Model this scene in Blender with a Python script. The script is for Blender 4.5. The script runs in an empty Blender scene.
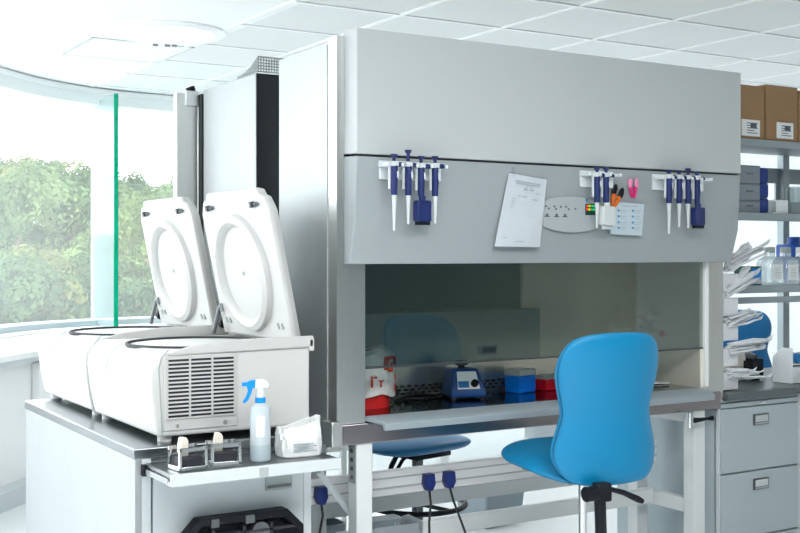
import bpy, bmesh, math, random
from mathutils import Vector, Matrix
random.seed(7)
SC = bpy.context.scene
COL = SC.collection
R = math.radians
PI = math.pi

# ------------------------------------------------------------------ materials
MATS = {}
def mat(name, col, rough=0.5, metal=0.0, spec=0.5, trans=0.0, bump=0.0, bscale=60.0, vary=0.0, vscale=8.0,
        stretch=None, coat=0.0, emit=None, alpha=1.0, ior=1.45, subsurf=0.0):
    m = bpy.data.materials.new(name); m.use_nodes = True
    nt = m.node_tree; b = nt.nodes['Principled BSDF']
    b.inputs['Base Color'].default_value = (*col, 1)
    b.inputs['Roughness'].default_value = rough
    b.inputs['Metallic'].default_value = metal
    b.inputs['Specular IOR Level'].default_value = spec
    b.inputs['Transmission Weight'].default_value = trans
    b.inputs['IOR'].default_value = ior
    b.inputs['Coat Weight'].default_value = coat
    b.inputs['Alpha'].default_value = alpha
    if emit:
        b.inputs['Emission Color'].default_value = (*emit[0], 1); b.inputs['Emission Strength'].default_value = emit[1]
    tc = nt.nodes.new('ShaderNodeTexCoord'); mp = nt.nodes.new('ShaderNodeMapping')
    nt.links.new(tc.outputs['Object'], mp.inputs['Vector'])
    if stretch: mp.inputs['Scale'].default_value = stretch
    if vary or bump:
        n = nt.nodes.new('ShaderNodeTexNoise'); n.inputs['Scale'].default_value = vscale if vary else bscale
        n.inputs['Detail'].default_value = 4
        nt.links.new(mp.outputs['Vector'], n.inputs['Vector'])
        if vary:
            mx = nt.nodes.new('ShaderNodeMix'); mx.data_type = 'RGBA'
            mx.inputs['A'].default_value = (*[c*(1-vary) for c in col], 1)
            mx.inputs['B'].default_value = (*[min(1, c*(1+vary)) for c in col], 1)
            nt.links.new(n.outputs['Fac'], mx.inputs['Factor'])
            nt.links.new(mx.outputs['Result'], b.inputs['Base Color'])
        if bump:
            n2 = nt.nodes.new('ShaderNodeTexNoise'); n2.inputs['Scale'].default_value = bscale
            nt.links.new(mp.outputs['Vector'], n2.inputs['Vector'])
            bp = nt.nodes.new('ShaderNodeBump'); bp.inputs['Strength'].default_value = bump; bp.inputs['Distance'].default_value = 0.01
            nt.links.new(n2.outputs['Fac'], bp.inputs['Height']); nt.links.new(bp.outputs['Normal'], b.inputs['Normal'])
    MATS[name] = m
    return m

def glass_mat(name, tint, gloss, veil=0.0, rough=0.0, veilcol=(1, 1, 1), ior=1.45):
    """thin pane: tinted clear layer + fresnel mirror + a translucent white veil"""
    m = bpy.data.materials.new(name); m.use_nodes = True; nt = m.node_tree
    nt.nodes.clear(); out = nt.nodes.new('ShaderNodeOutputMaterial')
    t = nt.nodes.new('ShaderNodeBsdfTransparent'); t.inputs['Color'].default_value = (*tint, 1)
    g = nt.nodes.new('ShaderNodeBsdfGlossy'); g.inputs['Roughness'].default_value = rough
    fr = nt.nodes.new('ShaderNodeLayerWeight'); fr.inputs['Blend'].default_value = 0.35
    ma = nt.nodes.new('ShaderNodeMath'); ma.operation = 'MULTIPLY_ADD'
    ma.inputs[1].default_value = gloss; ma.inputs[2].default_value = gloss*0.35
    nt.links.new(fr.outputs['Fresnel'], ma.inputs[0])
    mx = nt.nodes.new('ShaderNodeMixShader')
    nt.links.new(ma.outputs[0], mx.inputs[0]); nt.links.new(t.outputs[0], mx.inputs[1]); nt.links.new(g.outputs[0], mx.inputs[2])
    last = mx
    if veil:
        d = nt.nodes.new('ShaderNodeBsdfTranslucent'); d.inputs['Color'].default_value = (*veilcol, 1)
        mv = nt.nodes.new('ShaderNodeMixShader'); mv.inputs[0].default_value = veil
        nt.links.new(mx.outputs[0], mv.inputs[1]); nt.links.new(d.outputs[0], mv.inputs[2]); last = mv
    nt.links.new(last.outputs[0], out.inputs['Surface'])
    MATS[name] = m
    return m

mat('white_paint', (0.92, 0.93, 0.93), 0.6)
mat('ceiling_tile', (0.80, 0.815, 0.81), 0.9, bump=0.06, bscale=240, vary=0.02, vscale=1.2)
mat('plaster', (0.93, 0.94, 0.94), 0.9)
mat('grid_white', (0.95, 0.96, 0.96), 0.5)
mat('grid_grey', (0.62, 0.66, 0.68), 0.6)
mat('floor_vinyl', (0.84, 0.87, 0.88), 0.25, vary=0.02, vscale=3)
mat('rear_wall', (0.10, 0.14, 0.15), 0.7)
mat('rear_bench', (0.14, 0.18, 0.19), 0.6)
mat('stainless', (0.70, 0.73, 0.74), 0.30, 1.0, vary=0.06, vscale=14, stretch=(60, 1, 60))
mat('stainless_v', (0.70, 0.71, 0.70), 0.32, 1.0, vary=0.09, vscale=6, stretch=(40, 40, 0.7))
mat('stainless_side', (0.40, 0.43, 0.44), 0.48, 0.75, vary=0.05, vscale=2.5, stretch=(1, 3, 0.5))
mat('stainless_dark', (0.10, 0.105, 0.115), 0.38, 1.0, vary=0.08, vscale=10, stretch=(40, 1, 40))
mat('stainless_in', (0.80, 0.78, 0.70), 0.24, 0.88, vary=0.10, vscale=3, stretch=(2, 2, 0.8))
mat('work_steel', (0.10, 0.11, 0.12), 0.10, 1.0)
mat('shaded_steel', (0.045, 0.048, 0.056), 0.36, 1.0)  # cabinet front lying in shade, darkened through its colour
mat('tray_steel', (0.24, 0.255, 0.265), 0.33, 1.0, vary=0.05, vscale=4)
mat('top_steel', (0.30, 0.325, 0.34), 0.26, 1.0, vary=0.05, vscale=4)
mat('stainless_lit', (0.84, 0.81, 0.71), 0.32, 0.45, vary=0.10, vscale=3, stretch=(2, 2, 0.8))  # right hood wall: reflected window light put in as paler steel
mat('chrome_soft', (0.82, 0.84, 0.84), 0.25, 0.5)
mat('reflector_beige', (0.74, 0.70, 0.60), 0.8)
mat('base_band', (0.36, 0.33, 0.35), 0.24, 1.0, vary=0.12, vscale=3, stretch=(1.5, 1, 3))
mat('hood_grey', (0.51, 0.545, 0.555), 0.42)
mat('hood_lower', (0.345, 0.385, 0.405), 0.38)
mat('hood_white', (0.86, 0.88, 0.88), 0.45)
mat('lip_grey', (0.29, 0.345, 0.38), 0.42)
mat('stand_white', (0.70, 0.73, 0.735), 0.45)
mat('trunk_grey', (0.62, 0.63, 0.64), 0.4)
mat('cab_grey', (0.41, 0.48, 0.515), 0.45)
mat('cab_white', (0.56, 0.61, 0.635), 0.32)
mat('counter_dark', (0.10, 0.12, 0.13), 0.35)
mat('centrifuge_white', (0.61, 0.62, 0.61), 0.38)
mat('centrifuge_panel', (0.66, 0.78, 0.88), 0.3)
mat('lid_white', (0.57, 0.575, 0.57), 0.35)
mat('black_plastic', (0.008, 0.010, 0.014), 0.5, spec=0.25)
mat('black_rubber', (0.02, 0.022, 0.03), 0.55)
mat('void_black', (0.01, 0.012, 0.016), 0.6)
mat('dark_metal', (0.14, 0.15, 0.16), 0.35, 0.8)
mat('chrome', (0.8, 0.82, 0.83), 0.12, 1.0)
mat('chair_blue', (0.0, 0.20, 0.41), 0.42, bump=0.02, bscale=600)
mat('stool_blue', (0.01, 0.16, 0.36), 0.45)
mat('far_chair_blue', (0.01, 0.15, 0.36), 0.5)
mat('pipette_blue', (0.010, 0.024, 0.13), 0.4)
mat('pipette_white', (0.66, 0.70, 0.71), 0.4)
mat('holder_white', (0.78, 0.84, 0.86), 0.3)
mat('paper', (0.72, 0.77, 0.82), 0.7)
mat('paper_white', (0.72, 0.74, 0.75), 0.8, bump=0.5, bscale=26)
mat('paper_card', (0.52, 0.62, 0.68), 0.5)
mat('ink', (0.13, 0.16, 0.20), 0.8)
mat('ink_soft', (0.42, 0.48, 0.54), 0.8)
mat('ink_blue', (0.02, 0.28, 0.55), 0.7)
mat('panel_silver', (0.42, 0.46, 0.475), 0.35)
mat('display_dark', (0.02, 0.06, 0.05), 0.2)
mat('led_green', (0.02, 0.35, 0.12), 0.4, emit=((0.02, 0.5, 0.12), 0.5))
mat('led_red', (0.5, 0.03, 0.02), 0.4, emit=((0.7, 0.05, 0.02), 0.5))
mat('led_yellow', (0.6, 0.5, 0.02), 0.4, emit=((0.8, 0.6, 0.02), 0.4))
mat('pink_light', (0.80, 0.28, 0.46), 0.4)
mat('pink_dark', (0.72, 0.03, 0.20), 0.4)
mat('orange', (0.80, 0.16, 0.01), 0.4)
mat('trigger_blue', (0.0, 0.25, 0.80), 0.35)
mat('bottle_white', (0.64, 0.71, 0.76), 0.3, trans=0.25, alpha=1.0)
mat('liquid_pale', (0.50, 0.60, 0.66), 0.3, trans=0.2)
mat('vortex_blue', (0.005, 0.055, 0.22), 0.4)
mat('box_blue', (0.0, 0.22, 0.88), 0.35)
mat('box_red', (0.72, 0.01, 0.035), 0.35)
mat('lid_clear', (0.62, 0.66, 0.66), 0.3, trans=0.3)
mat('bin_red', (0.68, 0.02, 0.02), 0.4)
mat('biobag', (0.72, 0.72, 0.70), 0.45, bump=0.6, bscale=30)
mat('bag_red', (0.62, 0.06, 0.02), 0.5)
mat('carton', (0.34, 0.205, 0.105), 0.8, vary=0.08, vscale=6)
mat('carton_tape', (0.27, 0.16, 0.085), 0.5)
mat('label_white', (0.80, 0.82, 0.83), 0.6)
mat('shelf_grey', (0.33, 0.39, 0.42), 0.4, 0.3)
mat('shelf_light', (0.55, 0.61, 0.64), 0.4, 0.2)
mat('upright_grey', (0.40, 0.47, 0.50), 0.4, 0.3)
mat('file_grey', (0.24, 0.27, 0.31), 0.7)
mat('file_blue', (0.01, 0.035, 0.22), 0.35, bump=0.3, bscale=40)
mat('jug_blue', (0.01, 0.09, 0.42), 0.4)
mat('green_dark', (0.01, 0.10, 0.07), 0.5)
mat('green_cap', (0.12, 0.42, 0.10), 0.5)
mat('cap_blue', (0.02, 0.20, 0.50), 0.5)
mat('cap_grey', (0.36, 0.40, 0.40), 0.5)
mat('rack_white', (0.78, 0.83, 0.86), 0.4)
mat('beige', (0.70, 0.66, 0.58), 0.5)
mat('pack_film', (0.84, 0.87, 0.90), 0.25, trans=0.0, bump=0.5, bscale=60)
mat('pack_stripe', (0.52, 0.48, 0.56), 0.4)
mat('bin_white', (0.74, 0.75, 0.80), 0.45)
mat('bin_grey', (0.25, 0.30, 0.34), 0.5)
mat('bin_bag', (0.40, 0.45, 0.49), 0.3, trans=0.45, bump=0.7, bscale=26)
mat('navy', (0.005, 0.02, 0.14), 0.4)
mat('cord_black', (0.01, 0.011, 0.014), 0.5)
mat('fin_edge', (0.0, 0.42, 0.24), 0.15, emit=None)
mat('tile_lamp', (1, 1, 1), 0.5, emit=((1.0, 1.0, 0.98), 2.0))
mat('lamp_white', (0.95, 0.96, 0.97), 0.4)
mat('terrain', (0.26, 0.26, 0.22), 0.9, vary=0.3, vscale=0.2)
mat('hill_far', (0.15, 0.165, 0.165), 1.0, vary=0.10, vscale=0.05)
mat('bark', (0.16, 0.11, 0.07), 0.9)
glass_mat('window_glass', (0.97, 0.99, 0.985), 0.10, veil=0.06)  # veil lays bright outdoor haze over the view
glass_mat('fin_glass', (0.86, 0.93, 0.93), 0.15, veil=0.30, veilcol=(0.9, 0.97, 0.98))
glass_mat('sash_glass', (0.63, 0.70, 0.70), 0.30)
glass_mat('clear_bottle', (0.86, 0.91, 0.92), 0.35, veil=0.18, rough=0.05)
glass_mat('sleeve', (0.98, 0.985, 0.99), 0.10, veil=0.04, rough=0.2)

def leaf_mat(name, col):
    m = bpy.data.materials.new(name); m.use_nodes = True; nt = m.node_tree; nt.nodes.clear()
    out = nt.nodes.new('ShaderNodeOutputMaterial')
    oi = nt.nodes.new('ShaderNodeTexCoord'); n = nt.nodes.new('ShaderNodeTexNoise'); n.inputs['Scale'].default_value = 0.55
    nt.links.new(oi.outputs['Object'], n.inputs['Vector'])
    cr = nt.nodes.new('ShaderNodeValToRGB')
    cr.color_ramp.elements[0].position = 0.35; cr.color_ramp.elements[0].color = (*[c*0.62 for c in col], 1)
    cr.color_ramp.elements[1].position = 0.68; cr.color_ramp.elements[1].color = (*[min(1, c*1.35) for c in col], 1)
    nt.links.new(n.outputs['Fac'], cr.inputs['Fac'])
    d = nt.nodes.new('ShaderNodeBsdfDiffuse'); t = nt.nodes.new('ShaderNodeBsdfTranslucent')
    nt.links.new(cr.outputs[0], d.inputs['Color']); nt.links.new(cr.outputs[0], t.inputs['Color'])
    mx = nt.nodes.new('ShaderNodeMixShader'); mx.inputs[0].default_value = 0.4
    nt.links.new(d.outputs[0], mx.inputs[1]); nt.links.new(t.outputs[0], mx.inputs[2]); nt.links.new(mx.outputs[0], out.inputs['Surface'])
    MATS[name] = m
leaf_mat('leaf_pale', (0.20, 0.27, 0.10)); leaf_mat('leaf_mid', (0.14, 0.21, 0.085)); leaf_mat('leaf_yellow', (0.23, 0.26, 0.09)); leaf_mat('leaf_dark', (0.09, 0.155, 0.075))

# ------------------------------------------------------------------ mesh helpers
class MB:
    """collects shapes; build() links them as ONE mesh object"""
    def __init__(s): s.bm = bmesh.new()
    def box(s, a, b, mtx=None):
        (x0, y0, z0), (x1, y1, z1) = a, b
        v = [s.bm.verts.new(p) for p in [(x0,y0,z0),(x1,y0,z0),(x1,y1,z0),(x0,y1,z0),(x0,y0,z1),(x1,y0,z1),(x1,y1,z1),(x0,y1,z1)]]
        for f in [(0,3,2,1),(4,5,6,7),(0,1,5,4),(1,2,6,5),(2,3,7,6),(3,0,4,7)]: s.bm.faces.new([v[i] for i in f])
        if mtx is not None: bmesh.ops.transform(s.bm, matrix=mtx, verts=v)
        return s
    def cbox(s, c, size, mtx=None):
        return s.box([c[i]-size[i]/2 for i in range(3)], [c[i]+size[i]/2 for i in range(3)], mtx)
    def prism(s, poly, axis, a, b, mtx=None):
        """poly: 2-D outline in the two other axes, extruded along axis from a to b"""
        def P(p, t):
            if axis == 'x': return (t, p[0], p[1])
            if axis == 'y': return (p[0], t, p[1])
            return (p[0], p[1], t)
        A = [s.bm.verts.new(P(p, a)) for p in poly]; B = [s.bm.verts.new(P(p, b)) for p in poly]
        n = len(poly)
        s.bm.faces.new(A[::-1]); s.bm.faces.new(B)
        for i in range(n): s.bm.faces.new([A[i], A[(i+1) % n], B[(i+1) % n], B[i]])
        if mtx is not None: bmesh.ops.transform(s.bm, matrix=mtx, verts=A+B)
        return s
    def loft(s, rings, cap=True):
        vs = [[s.bm.verts.new(p) for p in r] for r in rings]; n = len(rings[0])
        for a, b in zip(vs, vs[1:]):
            for i in range(n): s.bm.faces.new([a[i], a[(i+1) % n], b[(i+1) % n], b[i]])
        if cap: s.bm.faces.new(vs[0][::-1]); s.bm.faces.new(vs[-1])
        return s
    def cyl(s, p, q, r, r2=None, n=16):
        return s.tube([p, q], [r, r if r2 is None else r2], n)
    def tube(s, pts, r, n=10):
        pts = [Vector(p) for p in pts]; rr = r if isinstance(r, (list, tuple)) else [r]*len(pts)
        rings = []; up = None
        for i, p in enumerate(pts):
            d = (pts[min(i+1, len(pts)-1)] - pts[max(i-1, 0)]).normalized()
            if up is None: up = Vector((0, 0, 1)) if abs(d.z) < 0.9 else Vector((1, 0, 0))
            x = d.cross(up).normalized(); y = x.cross(d).normalized(); up = y
            rings.append([p + x*rr[i]*math.cos(2*PI*k/n) + y*rr[i]*math.sin(2*PI*k/n) for k in range(n)])
        return s.loft(rings)
    def lathe(s, prof, c=(0, 0, 0), n=24, axis='z', closed=False):
        """prof: list of (radius, height)"""
        rings = []
        for r, h in prof:
            ring = []
            for k in range(n):
                a = 2*PI*k/n; x, y = r*math.cos(a), r*math.sin(a)
                p = (x, y, h) if axis == 'z' else ((h, x, y) if axis == 'x' else (y, h, x))
                ring.append((p[0]+c[0], p[1]+c[1], p[2]+c[2]))
            rings.append(ring)
        if closed: rings.append(rings[0]); return s.loft(rings, cap=False)
        return s.loft(rings)
    def torus(s, c, R0, r, axis='z', n=36, m=8, sx=1.0):
        prof = [(R0 + r*math.cos(2*PI*k/m), r*math.sin(2*PI*k/m)*sx) for k in range(m)]
        return s.lathe(prof, c, n, axis, closed=True)
    def quad(s, pts):
        s.bm.faces.new([s.bm.verts.new(p) for p in pts]); return s
    def sphere(s, c, r, sc=(1, 1, 1), n=16):
        g = bmesh.ops.create_uvsphere(s.bm, u_segments=n, v_segments=max(6, n//2), radius=r)
        bmesh.ops.scale(s.bm, vec=sc, verts=g['verts']); bmesh.ops.translate(s.bm, vec=c, verts=g['verts']); return s
    def xf(s, m): bmesh.ops.transform(s.bm, matrix=m, verts=s.bm.verts[:]); return s
    def build(s, name, m, parent=None, bevel=0.0, seg=2, sharp=35, smooth=True, subsurf=0):
        bmesh.ops.remove_doubles(s.bm, verts=s.bm.verts[:], dist=1e-6)
        bmesh.ops.recalc_face_normals(s.bm, faces=s.bm.faces[:])
        me = bpy.data.meshes.new(name); s.bm.to_mesh(me); s.bm.free()
        me.materials.append(MATS[m])
        if smooth:
            for p in me.polygons: p.use_smooth = True
            me.set_sharp_from_angle(angle=R(sharp))
        o = bpy.data.objects.new(name, me); COL.objects.link(o)
        if parent: o.parent = parent
        if bevel:
            b = o.modifiers.new('bevel', 'BEVEL'); b.width = bevel; b.segments = seg; b.limit_method = 'ANGLE'; b.angle_limit = R(30)
        if subsurf:
            d = o.modifiers.new('subsurf', 'SUBSURF'); d.levels = subsurf; d.render_levels = subsurf
        return o

def tag(o, label, cat, group=None, kind=None):
    o['label'] = label; o['category'] = cat
    if group: o['group'] = group
    if kind: o['kind'] = kind
    return o
def thing(name, label, cat, loc=(0, 0, 0), rz=0.0, group=None):
    o = bpy.data.objects.new(name, None); COL.objects.link(o); o.empty_display_size = 0.05
    o.location = loc; o.rotation_euler = (0, 0, rz)
    return tag(o, label, cat, group)
def struct(o): o['kind'] = 'structure'; return o
def copy_tree(o, parent=None):
    c = o.copy(); COL.objects.link(c)
    if parent: c.parent = parent
    for ch in list(o.children): copy_tree(ch, c)
    return c
def dup(o, loc, rz=None, label=None, group=None):
    c = copy_tree(o); c.location = loc
    if rz is not None: c.rotation_euler = (0, 0, rz)
    if label: c['label'] = label
    if group: c['group'] = group
    return c
def boolean_cut(o, cutter_mb):
    c = cutter_mb.build('cut', 'white_paint')
    md = o.modifiers.new('cut', 'BOOLEAN'); md.object = c; md.operation = 'DIFFERENCE'; md.solver = 'EXACT'
    dg = bpy.context.evaluated_depsgraph_get(); dg.update()
    me = bpy.data.meshes.new_from_object(o.evaluated_get(dg))
    old = o.data; o.modifiers.clear(); o.data = me; bpy.data.meshes.remove(old)
    cm = c.data; bpy.data.objects.remove(c); bpy.data.meshes.remove(cm)
    for p in me.polygons: p.use_smooth = True
    me.set_sharp_from_angle(angle=R(35))
def arc(cx, cy, r, a0, a1, n): return [(cx+r*math.cos(R(a0+(a1-a0)*i/n)), cy+r*math.sin(R(a0+(a1-a0)*i/n))) for i in range(n+1)]
def rrect(x0, y0, x1, y1, r, n=5):
    return arc(x1-r, y1-r, r, 0, 90, n)+arc(x0+r, y1-r, r, 90, 180, n)+arc(x0+r, y0+r, r, 180, 270, n)+arc(x1-r, y0+r, r, 270, 360, n)

def pillow(mb, outline, t_pos, t_neg, f, edge=4.0):
    """cushion: 2-D outline, thickness t_pos/t_neg either side of its plane, f maps (u,v,w) to 3-D"""
    n = len(outline); cx = sum(p[0] for p in outline)/n; cy = sum(p[1] for p in outline)/n
    S = [0.15, 0.4, 0.62, 0.8, 0.91, 0.97, 0.995, 1.0]
    def ring(s, t, sg): 
        h = t*(max(0, 1-s**edge))**0.5
        return [f(cx+(p[0]-cx)*s, cy+(p[1]-cy)*s, sg*h) for p in outline]
    rings = [ring(s, t_pos, 1) for s in S] + [ring(s, t_neg, -1) for s in S[::-1][1:]]
    mb.loft(rings)
    return mb

# ------------------------------------------------------------------ camera
YAW = 58.5
cam = bpy.data.objects.new('camera', bpy.data.cameras.new('camera')); COL.objects.link(cam)
cam.location = (-1.800, -3.295, 1.40); cam.rotation_euler = (R(90), 0, R(YAW-90))
cam.data.sensor_width = 36; cam.data.lens = 36*1145/800; cam.data.shift_y = -12.5/800
cam.data.clip_end = 500
SC.camera = cam

# ------------------------------------------------------------------ room shell
CEIL = 2.65; WY = 5.36
fl = struct(MB().box((-6, -5.4, -0.12), (6.5, 7.0, 0)).build('floor', 'floor_vinyl'))
struct(MB().box((0.763, -5.4, CEIL), (6.5, 7.0, CEIL+0.1)).build('ceiling', 'ceiling_tile'))
c2 = MB().box((-6, -5.4, CEIL-0.0), (0.763, 7.0, CEIL+0.1)).build('ceiling_plasterboard', 'plaster'); struct(c2)
g = MB()
xs = [0.763 + 0.6065*i for i in range(0, 10)]
xs = [0.70, 1.325, 1.978, 2.635, 3.305, 3.97, 4.63, 5.29]
ys = [-4.75, -4.1, -3.45, -2.8, -2.14, -1.48, -0.82, -0.16, 0.50, 1.152, 1.80, 2.46, 3.12, 3.78, 4.44, 5.10]
for x in xs: g.box((x-0.012, -5.4, CEIL-0.006), (x+0.012, 5.4, CEIL+0.01))
for y in ys: g.box((0.70, y-0.012, CEIL-0.007), (6.4, y+0.012, CEIL+0.01))
struct(g.build('trim_1', 'grid_white'))
# access panel outline in the plasterboard
pn = MB(); x0, x1, y0, y1 = 0.135, 0.755, 3.25, 3.90; w = 0.010
pn.box((x0, y0, CEIL-0.006), (x1, y0+w, CEIL)).box((x0, y1-w, CEIL-0.006), (x1, y1, CEIL)).box((x0, y0, CEIL-0.006), (x0+w, y1, CEIL)).box((x1-w, y0, CEIL-0.006), (x1, y1, CEIL))
ap = thing('access_panel', 'flush square access panel in the white ceiling beside the round lamp', 'ceiling panel', (0.445, 3.575, CEIL))
pn.xf(Matrix.Translation((-0.445, -3.575, -CEIL))).build('panel_frame', 'grid_grey', ap)
MB().box((-0.30, -0.315, -0.004), (0.30, 0.315, 0)).build('panel_board', 'plaster', ap)
# round ceiling lamp
rl = thing('ceiling_lamp', 'round recessed ring lamp in the white ceiling at upper left', 'lamp', (0.45, 2.88, CEIL))
MB().lathe([(0.33, 0.0), (0.33, -0.008), (0.31, -0.020), (0.265, -0.022), (0.25, -0.008), (0.25, 0.0)], n=48, closed=True).build('rim', 'lamp_white', rl)
MB().lathe([(0.001, -0.010), (0.20, -0.014), (0.248, -0.006), (0.248, 0), (0.001, 0)], n=48).build('diffuser', 'tile_lamp', rl)
cb = MB()
for a in (62, 70, 84): cb.cbox((0.285*math.cos(R(a)), 0.285*math.sin(R(a)), -0.026), (0.026, 0.018, 0.014))
cb.build('clip', 'dark_metal', rl)

# window wall: straight run along the back, rounded corner, then a slanting run to the left
def offset(path, d):
    out = []
    for i, p in enumerate(path):
        a = Vector(path[max(i-1, 0)]); b = Vector(path[min(i+1, len(path)-1)]); t = (b-a).normalized()
        out.append((p[0]-t.y*d, p[1]+t.x*d))
    return out
ARC = arc(1.30, WY-1.75, 1.75, 90, 137, 12)
TEND = (ARC[-1][0]-0.731*0-2.9*math.sin(R(47))*0-2.9*math.cos(R(47)), ARC[-1][1]-2.9*math.sin(R(47)))
path = [(1.60, WY)] + ARC + [TEND]
def strip(mb, path, th, z0, z1, sgn=1):
    A = path; B = offset(path, -th*sgn)
    poly = A + B[::-1]
    return mb.prism(poly, 'z', z0, z1)
struct(strip(MB(), path, 0.22, 0.0, 0.80).build('wall_window_side', 'white_paint'))
struct(strip(MB(), offset(path, 0.16), 0.40, 0.80, 0.86).build('trim_2', 'white_paint', bevel=0.006))        # sill
struct(strip(MB(), path, 0.22, 0.86, 0.90).build('trim_3', 'shelf_light'))                                   # lower glazing channel
struct(strip(MB(), offset(path, 0.05), 0.28, 2.52, CEIL+0.02).build('trim_4', 'white_paint', bevel=0.004))   # bulkhead above the glass
struct(strip(MB(), offset(path, 0.075), 0.03, CEIL-0.045, CEIL-0.012).build('trim_5', 'grid_white'))
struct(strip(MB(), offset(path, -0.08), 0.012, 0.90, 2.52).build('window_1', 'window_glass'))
# right of the curve: a solid pier, then a window with a white roller blind
struct(MB().box((1.62, WY-0.02, 0), (1.98, WY+0.24, CEIL)).build('wall_pier', 'white_paint'))
struct(MB().box((1.98, WY, 0), (6.5, WY+0.22, 0.80)).build('wall_back', 'white_paint'))
struct(MB().box((1.98, WY, 2.45), (6.5, WY+0.22, CEIL)).build('wall_back_top', 'white_paint'))
bl = bpy.data.materials.new('blind'); bl.use_nodes = True; nt = bl.node_tree; nt.nodes.clear()
o_ = nt.nodes.new('ShaderNodeOutputMaterial'); t_ = nt.nodes.new('ShaderNodeBsdfTranslucent'); t_.inputs['Color'].default_value = (0.92, 0.95, 0.96, 1)
nt.links.new(t_.outputs[0], o_.inputs['Surface']); MATS['blind'] = bl
struct(MB().box((1.98, WY+0.02, 0.80), (6.5, WY+0.023, 2.45)).build('window_2', 'blind'))
g = MB()
for x in (1.98, 3.1, 4.2, 5.3, 6.4): g.box((x, WY+0.03, 0.8), (x+0.05, WY+0.08, 2.45))
struct(g.build('trim_6', 'white_paint'))
struct(MB().box((6.4, -5.4, 0), (6.5, WY, CEIL)).build('wall_right', 'white_paint'))
struct(MB().box((-6, -5.4, 0), (6.5, -5.3, CEIL)).build('wall_front', 'rear_wall'))
# left run out of view: low wall, head and glass shaped for the daylight
struct(MB().box((-6.0, -5.3, 0), (-5.9, 3.4, 0.12)).build('wall_left', 'white_paint'))
struct(MB().box((-6.0, -5.3, 0.12), (-5.9, 1.0, 2.50)).build('wall_left_blocker', 'white_paint'))  # solid length added out of view to cut daylight from the left
struct(MB().box((-6.0, -5.3, 2.50), (-5.9, 3.4, CEIL)).build('wall_left_top', 'white_paint'))
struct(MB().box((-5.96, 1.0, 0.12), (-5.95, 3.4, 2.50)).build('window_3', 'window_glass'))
# glass fin standing at a pane joint
fin = thing('glass_fin', 'upright glass fin with a bright green edge standing inside the window', 'glass fin', (0.775, 5.10, 0.86))
MB().box((-0.009, -0.258, 0), (0.009, 0.33, 1.70)).build('pane', 'fin_glass', fin)
MB().box((-0.016, -0.268, 0), (0.016, -0.256, 1.70)).build('edge', 'fin_edge', fin)
# slim white jamb next to the steel door
struct(MB().box((1.475, 5.05, 0.86), (1.56, 5.28, 2.52)).build('trim_7', 'white_paint'))

# ------------------------------------------------------------------ outside
gd = MB().box((-120, 12, -9.2), (160, 200, -9.0)).build('ground', 'terrain'); struct(gd)
hb = MB(); rings = []
pts = []
for i in range(60):
    x = -90 + i*4; h = 2.5 + 5.0*math.sin(i*0.21+0.6)+2.2*math.sin(i*0.55)+1.0*math.sin(i*1.3)
    pts.append((x, h))
hb.prism([(-90, -9)] + pts + [(146, -9)], 'y', 150, 175)
struct(hb.build('hills', 'hill_far', smooth=False))

def crown_mesh(name, seed, m, n=13000):
    rnd = random.Random(seed); mb = MB(); bm = mb.bm
    blobs = []
    for i in range(44):
        a = rnd.uniform(0, 2*PI); z = rnd.uniform(-0.75, 1.0); rr = math.sqrt(max(0.05, 1-(abs(z))**2.2))*rnd.uniform(0.55, 0.95)
        blobs.append((Vector((rr*math.cos(a)*2.5, rr*math.sin(a)*2.5, z*2.2)), rnd.uniform(0.35, 0.8)))
    for i in range(n):
        c, r = rnd.choice(blobs)
        d = Vector((rnd.gauss(0, 1), rnd.gauss(0, 1), rnd.gauss(0, 1)+0.25)).normalized()
        p = c + d*r*rnd.uniform(0.7, 1.05)
        s = rnd.uniform(0.055, 0.11)
        u = d.cross(Vector((rnd.uniform(-1, 1), rnd.uniform(-1, 1), rnd.uniform(-1, 1)))).normalized(); v = (d+Vector((rnd.uniform(-.7,.7), rnd.uniform(-.7,.7), rnd.uniform(-.7,.7)))).cross(u).normalized()
        bm.faces.new([bm.verts.new(p-u*s), bm.verts.new(p+v*s*0.55), bm.verts.new(p+u*s), bm.verts.new(p-v*s*0.55)])
    me = bpy.data.meshes.new(name); bm.to_mesh(me); bm.free(); me.materials.append(MATS[m]); return me
crowns = [crown_mesh('foliage', 3, 'leaf_pale'), crown_mesh('foliage', 5, 'leaf_mid'), crown_mesh('foliage', 9, 'leaf_yellow'), crown_mesh('foliage', 12, 'leaf_dark')]
tm = MB().tube([(0, 0, -11), (0.1, 0, -5), (0, 0.1, -1), (0.1, 0, 1)], [0.35, 0.3, 0.22, 0.08], 10)
trunk0 = None
KIND = ['pale green', 'mid green', 'yellow green', 'dark green']
def at_px(px, d):  # direction through the room to a distance
    f = (math.cos(R(YAW)), math.sin(R(YAW))); r = (f[1], -f[0]); u = (px-400)/1145*d
    return (-1.8+f[0]*d+r[0]*u, -3.295+f[1]*d+r[1]*u)
trees = [(15, 30, -1.0, 0, 1.0), (72, 33, -0.75, 1, 1.05), (150, 30, -1.5, 0, 0.9), (190, 36, -0.9, 1, 1.0), (-30, 33, -0.6, 2, 1.0), (45, 24, -2.3, 2, 0.8), (112, 25, -2.5, 1, 0.8), (162, 23, -2.7, 3, 0.75),
         (-10, 22, -2.4, 1, 0.8), (45, 46, -0.5, 2, 1.3), (120, 48, -0.6, 3, 1.2), (-20, 50, 0.0, 1, 1.3), (190, 52, -0.4, 2, 1.2), (85, 19, -3.6, 0, 0.7), (20, 18, -3.5, 2, 0.7), (135, 19, -3.8, 2, 0.7)]
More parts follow.
